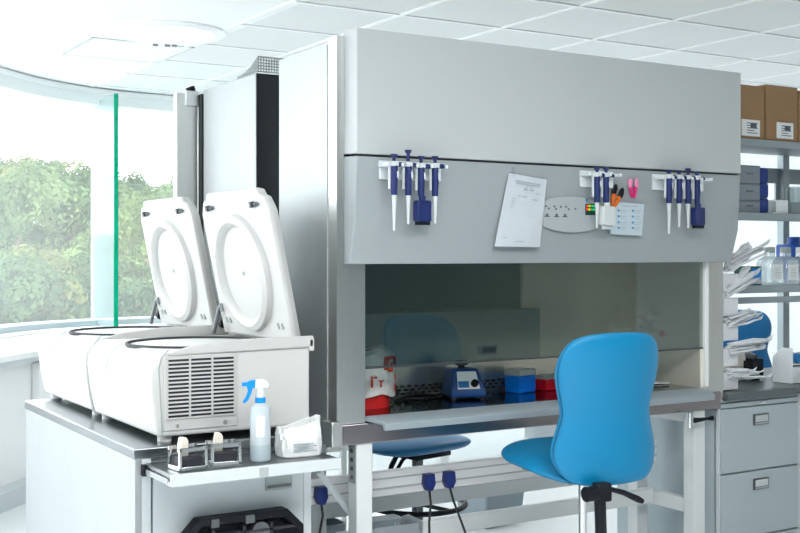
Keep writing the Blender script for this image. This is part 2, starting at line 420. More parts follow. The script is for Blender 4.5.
for i, (px, d, z, k, s) in enumerate(trees):
    x, y = at_px(px, d)
    t = thing('tree', KIND[k]+' leafy tree in the bank of trees beyond the curved window', 'tree', (x, y, z+1.0+d*0.030), i*1.3, KIND[k]+' trees beyond the window')
    t.scale = (s, s, s)
    o = bpy.data.objects.new('foliage', crowns[k]); COL.objects.link(o); o.parent = t
    if trunk0 is None: trunk0 = tm.build('trunk', 'bark', t)
    else:
        c = trunk0.copy(); COL.objects.link(c); c.parent = t

# ------------------------------------------------------------------ low cabinet and shelf under the window (far left)
lc = thing('window_bench', 'white low bench with shelves under the curved window at far left', 'bench', (0.2, 4.1, 0))
ang = R(48)
M48 = Matrix.Rotation(ang, 4, 'Z')
def lb(a, b): return MB().box(a, b, M48)
lb((-2.2, -0.25, 0.815), (0.75, 0.42, 0.85)).build('top', 'white_paint', lc, bevel=0.004)
lb((-2.2, -0.235, 0.79), (0.73, -0.20, 0.815)).build('front_rail', 'grid_grey', lc)
lb((-2.2, -0.10, 0.10), (0.68, 0.40, 0.79)).build('body', 'white_paint', lc)
lb((0.28, -0.20, 0.22), (0.66, -0.10, 0.76)).build('door', 'cab_white', lc, bevel=0.006)
lb((-0.60, -0.15, 0.40), (0.25, -0.10, 0.76)).build('door', 'white_paint', lc, bevel=0.006)
lb((-2.2, -0.22, 0.0), (0.70, 0.40, 0.10)).build('plinth', 'cab_white', lc)

# ------------------------------------------------------------------ biosafety hood
hood = thing('biosafety_cabinet', 'wide grey and stainless biosafety cabinet with glass sash in the middle', 'fume hood', (0, 0, 0))
HX = 1.87
# upper body: painted shell with chamfered corners
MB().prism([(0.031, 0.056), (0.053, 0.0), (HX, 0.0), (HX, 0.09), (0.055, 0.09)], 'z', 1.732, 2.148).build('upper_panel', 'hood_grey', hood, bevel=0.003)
MB().box((0.040, 0.050, 1.720), (HX-0.01, 0.085, 1.736)).box((0.055, 0.010, 1.720), (HX-0.01, 0.085, 1.736)).build('shadow_gap', 'black_rubber', hood)
lowp = MB()
lowp.loft([[(0.031, 0.056, 1.724), (0.053, 0.001, 1.724), (HX-0.002, 0.001, 1.724), (HX-0.002, 0.09, 1.724), (0.055, 0.09, 1.724)],
           [(0.032, 0.058, 1.50), (0.051, 0.012, 1.50), (HX-0.002, 0.012, 1.50), (HX-0.002, 0.09, 1.50), (0.055, 0.09, 1.50)],
           [(0.034, 0.062, 1.366), (0.046, 0.036, 1.366), (HX-0.02, 0.036, 1.366), (HX-0.005, 0.09, 1.378), (0.055, 0.09, 1.378)]])
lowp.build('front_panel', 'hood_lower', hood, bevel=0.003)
# steel box behind the shell
MB().box((0.03, 0.09, 2.09), (HX, 0.485, 2.118)).build('roof', 'stainless', hood)
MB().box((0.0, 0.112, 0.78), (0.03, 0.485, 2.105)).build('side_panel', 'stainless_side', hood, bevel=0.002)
MB().box((0.004, 0.050, 0.845), (0.030, 0.112, 2.125)).build('side_trim', 'stainless_v', hood)
MB().box((1.74, 0.10, 0.78), (HX, 0.50, 2.10)).build('side_panel', 'stainless_lit', hood, bevel=0.002)
MB().box((0.03, 0.475, 0.78), (1.74, 0.50, 2.10)).build('back_wall', 'stainless_in', hood)
MB().box((0.09, 0.095, 0.78), (0.10, 0.475, 1.60)).build('inner_liner', 'stainless_in', hood)
MB().box((0.03, 0.10, 1.50), (1.74, 0.48, 1.52)).build('inner_roof', 'stainless_in', hood)
MB().box((0.034, 0.075, 0.828), (0.128, 0.13, 1.39)).build('post', 'stainless_v', hood, bevel=0.003)
MB().box((1.775, 0.09, 0.80), (1.865, 0.14, 1.39)).build('post', 'stainless_v', hood, bevel=0.003)
MB().box((0.08, 0.10, 0.82), (1.76, 0.478, 0.845)).build('work_surface', 'work_steel', hood, bevel=0.003)
bb = MB().box((0.030, 0.080, 0.755), (1.84, 0.50, 0.826))
bb.build('base_tray', 'base_band', hood, bevel=0.004)
MB().box((-0.004, 0.070, 0.755), (0.038, 0.14, 0.84)).build('corner_bracket', 'stainless_v', hood, bevel=0.004)
# armrest lip
lip = MB()
for_prof = [(0.10, 0.847), (0.02, 0.838), (0.006, 0.828), (0.006, 0.806), (0.014, 0.806), (0.02, 0.824), (0.10, 0.834)]
A = [(0.125, y, z) for y, z in for_prof]; Bq = [(0.15 if y < 0.05 else 0.125, y, z) for y, z in for_prof]
lip.loft([[(0.125 + (0.10-y)*0.45, y, z) for y, z in for_prof], [(1.745-(0.10-y)*0.2, y, z) for y, z in for_prof]])
lip.build('armrest', 'lip_grey', hood, bevel=0.002)
# glass sash with its lower steel edge
MB().box((0.128, 0.098, 1.012), (1.772, 0.104, 1.40)).build('sash', 'sash_glass', hood)
MB().box((0.128, 0.095, 1.007), (1.772, 0.107, 1.014)).build('sash_edge', 'dark_metal', hood)
MB().box((1.752, 0.083, 0.85), (1.772, 0.107, 1.39)).build('sash_rail', 'hood_white', hood, bevel=0.002)
# exhaust slots at foot of back wall
sl = MB()
for r_ in range(3):
    for i in range(52):
        x = 0.14 + i*0.031 + (0.015 if r_ % 2 else 0)
        sl.box((x, 0.470, 0.858+r_*0.013), (x+0.017, 0.4755, 0.865+r_*0.013))
sl.build('exhaust_slots', 'void_black', hood)
ou = MB().box((0.885, 0.462, 0.995), (0.965, 0.476, 1.03)).build('outlet', 'cap_grey', hood, bevel=0.003)
MB().box((0.895, 0.459, 1.003), (0.955, 0.463, 1.022)).build('outlet_cover', 'dark_metal', ou)
# gas tap on the right inner wall, and a round grommet above it
tp = MB().cyl((1.742, 0.372, 1.085), (1.715, 0.372, 1.085), 0.026).cyl((1.725, 0.372, 1.088), (1.665, 0.372, 1.088), 0.011)
tp.cyl((1.69, 0.372, 1.085), (1.69, 0.372, 1.125), 0.009).cyl((1.69, 0.372, 1.07), (1.685, 0.50, 1.07), 0.006)
tap = tp.build('gas_tap', 'chrome_soft', hood)
MB().cyl((1.69, 0.372, 1.126), (1.69, 0.43, 1.132), 0.008).sphere((1.69, 0.372, 1.126), 0.014).build('tap_handle', 'beige', tap)
MB().lathe([(0.001, 0), (0.022, 0.0), (0.022, -0.012), (0.012, -0.016), (0.001, -0.016)], (1.741, 0.355, 1.155), 20, 'x').build('grommet', 'chrome_soft', hood)
MB().box((1.732, 0.30, 1.045), (1.741, 0.33, 1.07)).build('sticker', 'bag_red', hood)
# control panel with its keys and display
cp = MB().prism([(0.968+0.185*math.cos(2*PI*k/40), 1.547+0.067*math.sin(2*PI*k/40)) for k in range(40)], 'y', -0.001, 0.012).build('control_panel', 'panel_silver', hood, bevel=0.002)
for x, z in [(0.845, 1.575), (0.858, 1.567), (0.885, 1.575), (0.892, 1.566), (0.915, 1.574), (0.94, 1.575), (0.952, 1.566), (0.985, 1.568)]: MB().cbox((x, -0.0015, z), (0.007, 0.002, 0.006)).build('indicator', 'ink', cp)
for x in (0.85, 0.895, 0.935): MB().cbox((x, -0.0015, 1.538), (0.022, 0.002, 0.004)).cbox((x, -0.0015, 1.543), (0.010, 0.002, 0.010)).build('key', 'ink', cp)
for x, z, w_ in ((0.975, 1.59, 0.045), (1.065, 1.535, 0.014)): MB().cbox((x, -0.0015, z), (w_, 0.002, 0.004)).build('panel_mark', 'ink_soft', cp)
dsp = MB().box((1.032, -0.003, 1.546), (1.088, 0, 1.588)).build('display', 'display_dark', cp)
for i, z in enumerate((1.580, 1.567)):
    MB().cbox((1.039, -0.004, z), (0.008, 0.002, 0.008)).build('led_red', 'led_red', dsp)
    MB().cbox((1.050, -0.004, z), (0.010, 0.002, 0.008)).build('led_yellow', 'led_yellow', dsp)
    MB().cbox((1.072, -0.004, z), (0.026, 0.002, 0.008)).build('led_green', 'led_green', dsp)
MB().cbox((1.038, -0.002, 1.602), (0.010, 0.003, 0.010)).build('mark', 'ink_blue', cp)
# perforated guard standing on the steel cabinet behind the roof
pg = MB(); gz = 2.087
i = 0
while i*0.011 < 0.20:
    x = i*0.011; pg.box((x, 0.668, gz), (x+0.0045, 0.671, 2.146)); i += 1
for j in range(6): pg.box((0, 0.668, gz+j*0.011), (0.20, 0.671, gz+j*0.011+0.0045))
def gtop(y): t = min(1, max(0, (y-0.67)/0.19)); return 2.146-0.052*(1-(1-t)**2)
y = 0.67
while y < 0.86:
    pg.box((0.0, y, gz), (0.003, y+0.0045, gtop(y))); y += 0.011
for j in range(6):
    zz = gz+j*0.011; ye = 0.67
    while ye < 0.86 and gtop(ye) > zz+0.0045: ye += 0.004
    pg.box((0.0, 0.67, zz), (0.003, ye, zz+0.0045))
ed_ = [(0.0015, 0.67+k*0.019, gtop(0.67+k*0.019)) for k in range(11)]
pg.tube([(0.20, 0.67, 2.146)]+ed_, 0.003, 6)
pg.build('perforated_guard', 'cap_grey', None)

# stand under the hood
st = thing('cabinet_stand', 'white steel stand carrying the biosafety cabinet', 'stand', (0, 0, 0))
for (x, y) in ((0.10, 0.085), (1.69, 0.085), (1.69, 0.42), (0.10, 0.42)):
    MB().box((x, y, 0), (x+0.062, y+0.062, 0.755)).build('leg', 'stand_white', st, bevel=0.004)
MB().box((0.162, 0.435, 0.425), (1.69, 0.465, 0.482)).build('rail', 'stand_white', st, bevel=0.003)
MB().box((0.162, 0.32, 0.335), (1.69, 0.355, 0.395)).build('rail', 'stand_white', st, bevel=0.003)
MB().box((1.70, 0.147, 0.325), (1.735, 0.42, 0.385)).build('side_rail', 'stand_white', st, bevel=0.003)
MB().box((0.11, 0.147, 0.325), (0.145, 0.42, 0.385)).build('side_rail', 'stand_white', st, bevel=0.003)
MB().box((1.70, 0.147, 0.70), (1.735, 0.42, 0.755)).build('side_rail', 'stand_white', st, bevel=0.003)
pl = MB().box((0.098, 0.090, 0.62), (0.103, 0.14, 0.75)); pl.build('hole_plate', 'cap_grey', st)
hp = MB()
for z in (0.64, 0.67, 0.70, 0.73): hp.cyl((0.0975, 0.115, z), (0.095, 0.115, z), 0.008, n=12)
hp.build('bolt', 'dark_metal', st)
MB().tube([(0.0, 0.17, 0.66), (0.15, 0.185, 0.475)], 0.012, 4).build('diagonal_brace', 'shelf_light', st)
# cable trunk on the back of the stand
tk = thing('cable_trunk', 'long pale cable trunk running under the hood with sockets', 'cable trunk', (0, 0.27, 0.527))
MB().box((-0.06, -0.02, 0.0), (1.64, 0.012, 0.090)).build('body', 'trunk_grey', tk, bevel=0.003)
MB().box((-0.06, -0.023, 0.062), (1.64, -0.018, 0.067)).box((-0.06, -0.023, 0.026), (1.64, -0.018, 0.032)).build('groove', 'cap_grey', tk)
# light plug-in things
def plug(x, label, cordpts):
    t = thing('power_plug', label, 'plug', (x, 0.228, 0.566), 0, 'blue plugs in the cable trunk')
    MB().prism([(-0.018, 0.028), (0.018, 0.028), (0.022, -0.010), (0.010, -0.034), (-0.010, -0.034), (-0.022, -0.010)], 'y', -0.012, 0.022).build('plug_body', 'navy', t, bevel=0.003)
    MB().tube(cordpts, 0.0045, 8).build('cord', 'cord_black', t)
plug(0.485, 'left one of the two blue plugs in the cable trunk behind the stool', [(0, 0, -0.03), (0.0, -0.01, -0.08), (-0.02, -0.03, -0.14), (-0.03, -0.05, -0.24), (-0.02, -0.06, -0.34)])
plug(0.575, 'right one of the two blue plugs in the cable trunk behind the stool', [(0, 0, -0.03), (0.01, -0.01, -0.08), (0.03, -0.02, -0.14), (0.05, -0.03, -0.2), (0.13, -0.05, -0.34)])
plug(0.04, 'blue plug in the cable trunk left of the white stand leg', [(0, 0, -0.03), (0.0, -0.01, -0.07), (-0.02, -0.02, -0.14), (-0.06, -0.03, -0.20), (-0.11, -0.03, -0.24)])
# clamp with black lever on the front right leg
cl = thing('lever_clamp', 'chrome clamp with black lever under the right hood corner', 'clamp', (1.63, 0.05, 0.725))
MB().cyl((0, 0, -0.03), (0, 0, 0.032), 0.014).cyl((0, 0, 0), (0.06, 0.04, 0), 0.008).build('clamp_body', 'chrome', cl)
MB().tube([(0.01, -0.004, 0), (0.045, -0.008, 0), (0.085, -0.01, 0.002), (0.115, -0.012, 0.002)], [0.012, 0.009, 0.006, 0.011]).build('lever', 'black_plastic', cl)

# ------------------------------------------------------------------ tall steel cabinet behind the hood
sc_ = thing('steel_cabinet', 'tall stainless cabinet with a half open door behind the hood', 'cabinet', (0, 0, 0))
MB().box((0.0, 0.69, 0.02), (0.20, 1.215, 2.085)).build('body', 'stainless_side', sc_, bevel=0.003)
MB().box((0.002, 0.684, 0.02), (0.20, 0.690, 2.085)).build('front', 'shaded_steel', sc_)
MB().box((-0.004, 1.222, 0.02), (0.02, 1.26, 2.07)).build('seal', 'void_black', sc_)
dr = MB().box((-0.100, 1.265, 0.02), (-0.004, 1.30, 2.075)).build('door', 'stainless_v', sc_, bevel=0.004)
MB().box((-0.06, 1.255, 2.02), (-0.004, 1.30, 2.085)).build('door_cap', 'stainless', dr, bevel=0.003)
MB().cyl((-0.05, 1.27, 2.085), (-0.02, 1.27, 2.098), 0.012).build('hinge_pin', 'black_plastic', dr)
pgo = bpy.data.objects['perforated_guard']; pgo.parent = sc_

# ------------------------------------------------------------------ base cabinet, left
bc = thing('base_cabinet', 'low stainless and pale grey cabinet under the two centrifuges', 'cabinet', (-0.41, 0.6, 0))
def L(mb): return mb.xf(Matrix.Translation((0.41, -0.6, 0)))
CF = -0.045
L(MB().box((-0.715, CF, 0.06), (-0.695, 1.26, 0.80))).build('side_panel', 'stainless_side', bc, bevel=0.002)
L(MB().box((-0.695, CF+0.02, 0.06), (-0.15, 1.26, 0.80))).build('body', 'cab_white', bc)
L(MB().box((-0.720, CF-0.004, 0.80), (-0.135, 1.26, 0.832))).build('top', 'top_steel', bc, bevel=0.004)
for x in (-0.695, -0.168): L(MB().box((x, CF-0.003, 0.06), (x+0.028, CF+0.02, 0.80))).build('stile', 'cab_white', bc, bevel=0.002)
L(MB().box((-0.66, CF+0.0, 0.10), (-0.165, CF+0.02, 0.765))).build('drawer_front', 'cab_white', bc, bevel=0.003)
L(MB().box((-0.69, 0.0, 0.0), (-0.17, 1.24, 0.06))).build('plinth', 'dark_metal', bc)
h = L(MB().box((-0.300, CF-0.006, 0.664), (-0.208, CF, 0.711))).build('handle_recess', 'cap_grey', bc, bevel=0.003)
L(MB().box((-0.294, CF-0.009, 0.672), (-0.214, CF-0.004, 0.680))).build('pull', 'dark_metal', h)
# sliding tray
tr = MB()
L(MB().box((-0.69, -0.265, 0.758), (-0.165, CF-0.005, 0.768))).build('tray_floor', 'cab_white', bc)
L(MB().box((-0.69, -0.28, 0.756), (-0.158, -0.265, 0.790))).build('tray_front', 'cab_white', bc, bevel=0.003)
L(MB().box((-0.685, -0.265, 0.776), (-0.160, CF-0.003, 0.788))).build('tray_top', 'tray_steel', bc, bevel=0.002)
L(MB().box((-0.692, -0.25, 0.760), (-0.686, CF-0.003, 0.775))).build('slide', 'chrome', bc)
L(MB().box((-0.696, CF-0.02, 0.752), (-0.684, CF, 0.785))).build('slide_stop', 'black_plastic', bc)
L(MB().box((-0.425, -0.2825, 0.760), (-0.398, -0.279, 0.785))).build('tray_lock', 'cap_grey', bc)

# ------------------------------------------------------------------ centrifuges
def make_centrifuge(label):
    t = thing('centrifuge', label, 'centrifuge', (-0.38, 0.33, 0.832), 0, 'white benchtop centrifuges on the steel cabinet')
    # profile in x,z ; x from -0.275 (front) to 0.262 (rear)
    prof = [(-0.245, 0.018), (-0.262, 0.10), (-0.272, 0.18), (-0.268, 0.222), (-0.245, 0.256), (-0.215, 0.270), (0.262, 0.270), (0.262, 0.018)]
    b = MB().prism(prof, 'y', -0.325, 0.325).build('body', 'centrifuge_white', t)
    boolean_cut(b, MB().cyl((0.0, 0, 0.20), (0.0, 0, 0.40), 0.225, n=48))
    bv = b.modifiers.new('bevel', 'BEVEL'); bv.width = 0.010; bv.segments = 3; bv.limit_method = 'ANGLE'; bv.angle_limit = R(40)
    # rim lip along the top
    MB().prism([(-0.215, 0.262), (0.272, 0.268), (0.272, 0.305), (0.0, 0.303), (-0.14, 0.290), (-0.215, 0.272)], 'y', -0.333, -0.322).box((0.255, -0.333, 0.256), (0.275, 0.333, 0.296)).build('top_rim', 'lid_white', t, bevel=0.004)
    MB().torus((0.0, 0, 0.271), 0.226, 0.006, n=48).build('gasket', 'black_rubber', t)
    MB().lathe([(0.001, 0.205), (0.21, 0.205), (0.222, 0.25), (0.222, 0.270), (0.212, 0.270), (0.19, 0.215), (0.001, 0.212)], n=40).build('chamber', 'black_rubber', t)
    MB().prism([(-0.2765, 0.185), (-0.2720, 0.224), (-0.2485, 0.2600), (-0.225, 0.2715), (-0.223, 0.266), (-0.244, 0.254), (-0.266, 0.222), (-0.270, 0.185)], 'y', 0.10, 0.30).build('key_panel', 'centrifuge_panel', t)
    # seam of the front shell and side seam
    MB().prism([(-0.213, 0.279), (-0.236, 0.255), (-0.243, 0.225), (-0.232, 0.020), (-0.235, 0.020), (-0.2465, 0.225), (-0.239, 0.256), (-0.215, 0.281)], 'y', -0.3275, -0.320).build('seam', 'cap_grey', t)
    # louvred vent
    v = MB().box((-0.232, -0.330, 0.035), (0.008, -0.324, 0.262)).build('vent_panel', 'lid_white', t, bevel=0.003)
    MB().box((-0.220, -0.3315, 0.072), (-0.004, -0.3275, 0.254)).build('vent_gap', 'black_rubber', v)
    s_ = MB()
    for i in range(16): s_.box((-0.222, -0.3345, 0.0705+i*0.0120), (-0.002, -0.330, 0.0756+i*0.0120))
    for x in (-0.224, -0.152, -0.080, -0.006): s_.box((x, -0.3345, 0.070), (x+0.006, -0.330, 0.257))
    s_.build('louvre', 'lid_white', v)
    for x in (-0.190, -0.035): MB().cyl((x, -0.329, 0.050), (x, -0.333, 0.050), 0.006, n=12).build('screw', 'chrome', v)
    for x in (-0.21, 0.22):
        for y in (-0.28, 0.28): MB().cyl((x, y, 0.0), (x, y, 0.02), 0.022, n=16).build('foot', 'lid_white', t)
    # lid: slab standing on the rear edge, leaning a little forward
    Mx = Matrix.Translation((0.222, 0, 0.282)) @ Matrix.Rotation(R(-11.5), 4, 'Y')
    sh = MB()
    W, H = 0.285, 0.51
    out = [(-W, 0.0), (W, 0.0), (W, H-0.075), (W-0.03, H-0.028), (W-0.06, H-0.022), (W-0.075, H), (-W+0.075, H), (-W+0.06, H-0.022), (-W+0.03, H-0.028), (-W, H-0.075)]
    inn = [(y*0.92, 0.01+z*0.965) for y, z in out]
    sh.loft([[(0.0, y, z) for y, z in out], [(0.014, y, z) for y, z in out], [(0.042, y, z) for y, z in inn]])
    sh.xf(Mx); ld = sh.build('lid', 'lid_white', t, bevel=0.005)
    # inner dish: rim ring and sunken plate
    dz = 0.225
    ri = MB().lathe([(0.205, 0.0), (0.200, -0.018), (0.182, -0.026), (0.166, -0.014), (0.158, 0.004), (0.205, 0.004)], (0.0, 0, dz), 56, 'x', closed=True)
    ri.xf(Mx).build('dish_rim', 'lid_white', ld)
    di = MB().lathe([(0.001, -0.004), (0.10, -0.005), (0.166, -0.003), (0.166, 0.004), (0.001, 0.004)], (0.0, 0, dz), 48, 'x')
    di.xf(Mx).build('dish', 'lid_white', ld)
    MB().cyl((-0.007, 0, dz), (-0.002, 0, dz), 0.007, n=12).xf(Mx).build('vent_pin', 'cap_grey', ld)
    for y in (-0.19, 0.19):
        m = MB().cyl((-0.006, y-0.035, H-0.052), (-0.006, y+0.03, H-0.052), 0.0035, n=8).cbox((-0.008, y+0.012, H-0.052), (0.014, 0.014, 0.02)).cbox((-0.006, y-0.015, H-0.052), (0.01, 0.010, 0.014))
        m.xf(Mx).build('latch', 'dark_metal', ld)
    for y in (-0.215, 0.215):
        m = MB()
        for dy in (-0.016, 0.016): m.cyl((-0.004, y+dy, 0.045), (0.0, y+dy, 0.045), 0.006, n=10).cyl((-0.004, y+dy+0.004, 0.055), (0.0, y+dy+0.004, 0.055), 0.005, n=10)
        m.xf(Mx).build('hinge_screw', 'cap_grey', ld)
    MB().cyl((-0.006, 0.255, 0.08), (-0.006, 0.255, 0.11), 0.007, n=10).xf(Mx).build('strut_joint', 'cap_grey', ld)
    MB().tube([(0.17, 0.262, 0.28), (0.195, 0.262, 0.38)], 0.008, 10).build('gas_strut', 'dark_metal', t)
    MB().cyl((0.235, 0.30, 0.315), (0.235, 0.325, 0.315), 0.022, n=20).build('hinge_cap', 'black_plastic', t)
    return t
cf = make_centrifuge('front white centrifuge with louvred side and open lid, nearest the spray bottle')
dup(cf, (-0.38, 1.005, 0.832), label='rear white centrifuge with open lid, nearest the window')

# ------------------------------------------------------------------ things on the tray
TZ = 0.7885
sb = thing('spray_bottle', 'translucent white spray bottle with blue trigger on the pull-out tray', 'spray bottle', (-0.382, -0.190, TZ), R(-25))
MB().lathe([(0.001, 0), (0.027, 0), (0.030, 0.004), (0.030, 0.148), (0.028, 0.160), (0.018, 0.170), (0.014, 0.173), (0.001, 0.173)], n=28).build('bottle', 'bottle_white', sb)
MB().lathe([(0.001, 0.003), (0.0304, 0.004), (0.0304, 0.050), (0.001, 0.050)], n=28).build('liquid', 'liquid_pale', sb)
MB().cyl((0, 0, 0.171), (0, 0, 0.187), 0.0155, n=24).build('collar', 'trigger_blue', sb)
MB().lathe([(0.001, 0.187), (0.014, 0.187), (0.012, 0.20), (0.009, 0.222), (0.001, 0.222)], n=16).prism([(-0.016, 0.214), (0.022, 0.216), (0.028, 0.224), (0.020, 0.236), (0.006, 0.242), (-0.014, 0.240)], 'y', -0.010, 0.010).build('spray_head', 'pipette_white', sb, bevel=0.002)
MB().prism([(-0.012, 0.216), (-0.010, 0.240), (-0.030, 0.238), (-0.040, 0.232), (-0.054, 0.232), (-0.054, 0.221), (-0.040, 0.222), (-0.036, 0.208), (-0.042, 0.190), (-0.052, 0.176), (-0.046, 0.170), (-0.034, 0.182), (-0.026, 0.200), (-0.022, 0.216)], 'y', -0.009, 0.009).build('trigger', 'trigger_blue', sb, bevel=0.002)
MB().box((-0.012, -0.0306, 0.075), (0.012, -0.0296, 0.135)).build('label_print', 'label_white', sb)
# crumpled white paper bag
pb = MB(); rnd = random.Random(4); rings = []
for j, (z, w, d) in enumerate([(0, 0.062, 0.04), (0.004, 0.066, 0.043), (0.03, 0.068, 0.043), (0.055, 0.066, 0.040), (0.078, 0.066, 0.034), (0.100, 0.064, 0.026)]):
    rg = []
    for k in range(28):
        a = 2*PI*k/28; c, s = math.cos(a), math.sin(a)
        x = w*math.copysign(abs(c)**0.45, c); y = d*math.copysign(abs(s)**0.5, s)
        jx = 0.0045*math.sin(k*2.3+j*1.7) if j > 1 else 0
        zz = z
        if j >= 4: zz += (0.55 if j == 4 else 1.0)*(0.014*x/w + 0.012*max(0, x/w-0.6) + 0.003*math.sin(k*1.3)*abs(s) - 0.012*(1-abs(x/w))*(1 if s < 0 else 0.3))
        rg.append((x+jx, y+jx*0.8, zz))
    rings.append(rg)
inner = [(x*0.96, y*0.92, z-0.003) for x, y, z in rings[-1]]; inner2 = [(x*0.9, y*0.85, 0.03) for x, y, z in rings[-1]]
pb.loft(rings+[inner, inner2])
bg = pb.build('paper_bag', 'paper_white', None, sharp=25)
bg.location = (-0.245, -0.165, TZ); bg.rotation_euler = (0, 0, R(-8))
tag(bg, 'crumpled open white paper bag standing at the right end of the tray', 'paper bag')
tx = MB()
for r_ in range(4): tx.box((-0.03, -0.0455, 0.018+r_*0.007), (0.045-0.01*(r_ % 2), -0.0445, 0.0215+r_*0.007))
tx.build('print', 'cab_grey', bg)
# two bucket carriers
def carrier(loc, rz, label):
    t = thing('bucket_carrier', label, 'metal holder', loc, rz, 'steel bucket carriers on the tray')
    f = MB(); w, h, d = 0.044, 0.062, 0.032
    for y in (-d, d):
        f.box((-w, y-0.004, 0), (-w+0.008, y+0.004, h)).box((w-0.008, y-0.004, 0), (w, y+0.004, h)).box((-w, y-0.004, h-0.009), (w, y+0.004, h)).box((-w, y-0.004, 0), (w, y+0.004, 0.010))
    f.box((-w, -d, 0), (-w+0.007, d, 0.012)).box((w-0.007, -d, 0), (w, d, 0.012))
    f.build('frame', 'chrome', t, bevel=0.001)
    MB().box((-w+0.009, -d+0.006, 0.002), (w-0.009, d-0.006, 0.036)).build('cradle', 'black_rubber', t, bevel=0.003)
    MB().cyl((-w-0.012, 0.0, 0.044), (w+0.014, 0.0, 0.044), 0.005).cyl((w+0.010, 0, 0.044), (w+0.014, 0, 0.060), 0.005).build('pivot', 'dark_metal', t)
    MB().prism([(-0.030, 0.036), (-0.004, 0.036), (-0.004, 0.080), (-0.010, 0.090), (-0.024, 0.090), (-0.028, 0.070)], 'y', -0.014, 0.012).build('insert', 'beige', t, bevel=0.003)
    return t
ca = carrier((-0.610, -0.195, TZ+0.001), R(6), 'steel bucket carrier with white insert at the left end of the tray')
dup(ca, (-0.492, -0.172, TZ+0.001), R(-8), 'steel bucket carrier with white insert nearer the spray bottle')
# black octagonal tray leaning on the cabinet front
bt = thing('black_tray', 'black plastic octagonal tray leaning against the cabinet front', 'tray', (-0.395, CF-0.055, 0.0))
def octo(x0, x1, z0, z1, c): return [(x0+c, z0), (x1-c, z0), (x1, z0+c), (x1, z1-c), (x1-c, z1), (x0+c, z1), (x0, z1-c), (x0, z0+c)]
o1 = octo(-0.20, 0.20, 0.0, 0.615, 0.055); o2 = octo(-0.185, 0.185, 0.02, 0.595, 0.05)
MB().loft([[(x, 0.04, z) for x, z in o1], [(x, -0.004, z) for x, z in o1], [(x, -0.010, z) for x, z in o2], [(x*0.96, 0.020, 0.30+(z-0.30)*0.96) for x, z in o2]]).build('shell', 'black_plastic', bt, bevel=0.002)
rb = MB()
for x in (-0.10, 0.0, 0.09): rb.box((x-0.004, -0.006, 0.04), (x+0.004, 0.02, 0.58))
for z in (0.25, 0.56): rb.box((-0.18, -0.006, z-0.004), (0.18, 0.02, z+0.004))
rb.build('rib', 'black_rubber', bt)
MB().lathe([(0.001, -0.004), (0.03, -0.004), (0.034, 0.02), (0.001, 0.02)], (0.055, 0.0, 0.555), 20, 'y').build('boss', 'dark_metal', bt)
MB().box((0.0, -0.014, 0.588), (0.03, 0.0, 0.612)).box((-0.11, -0.014, 0.588), (-0.085, 0.0, 0.612)).build('catch', 'dark_metal', bt)

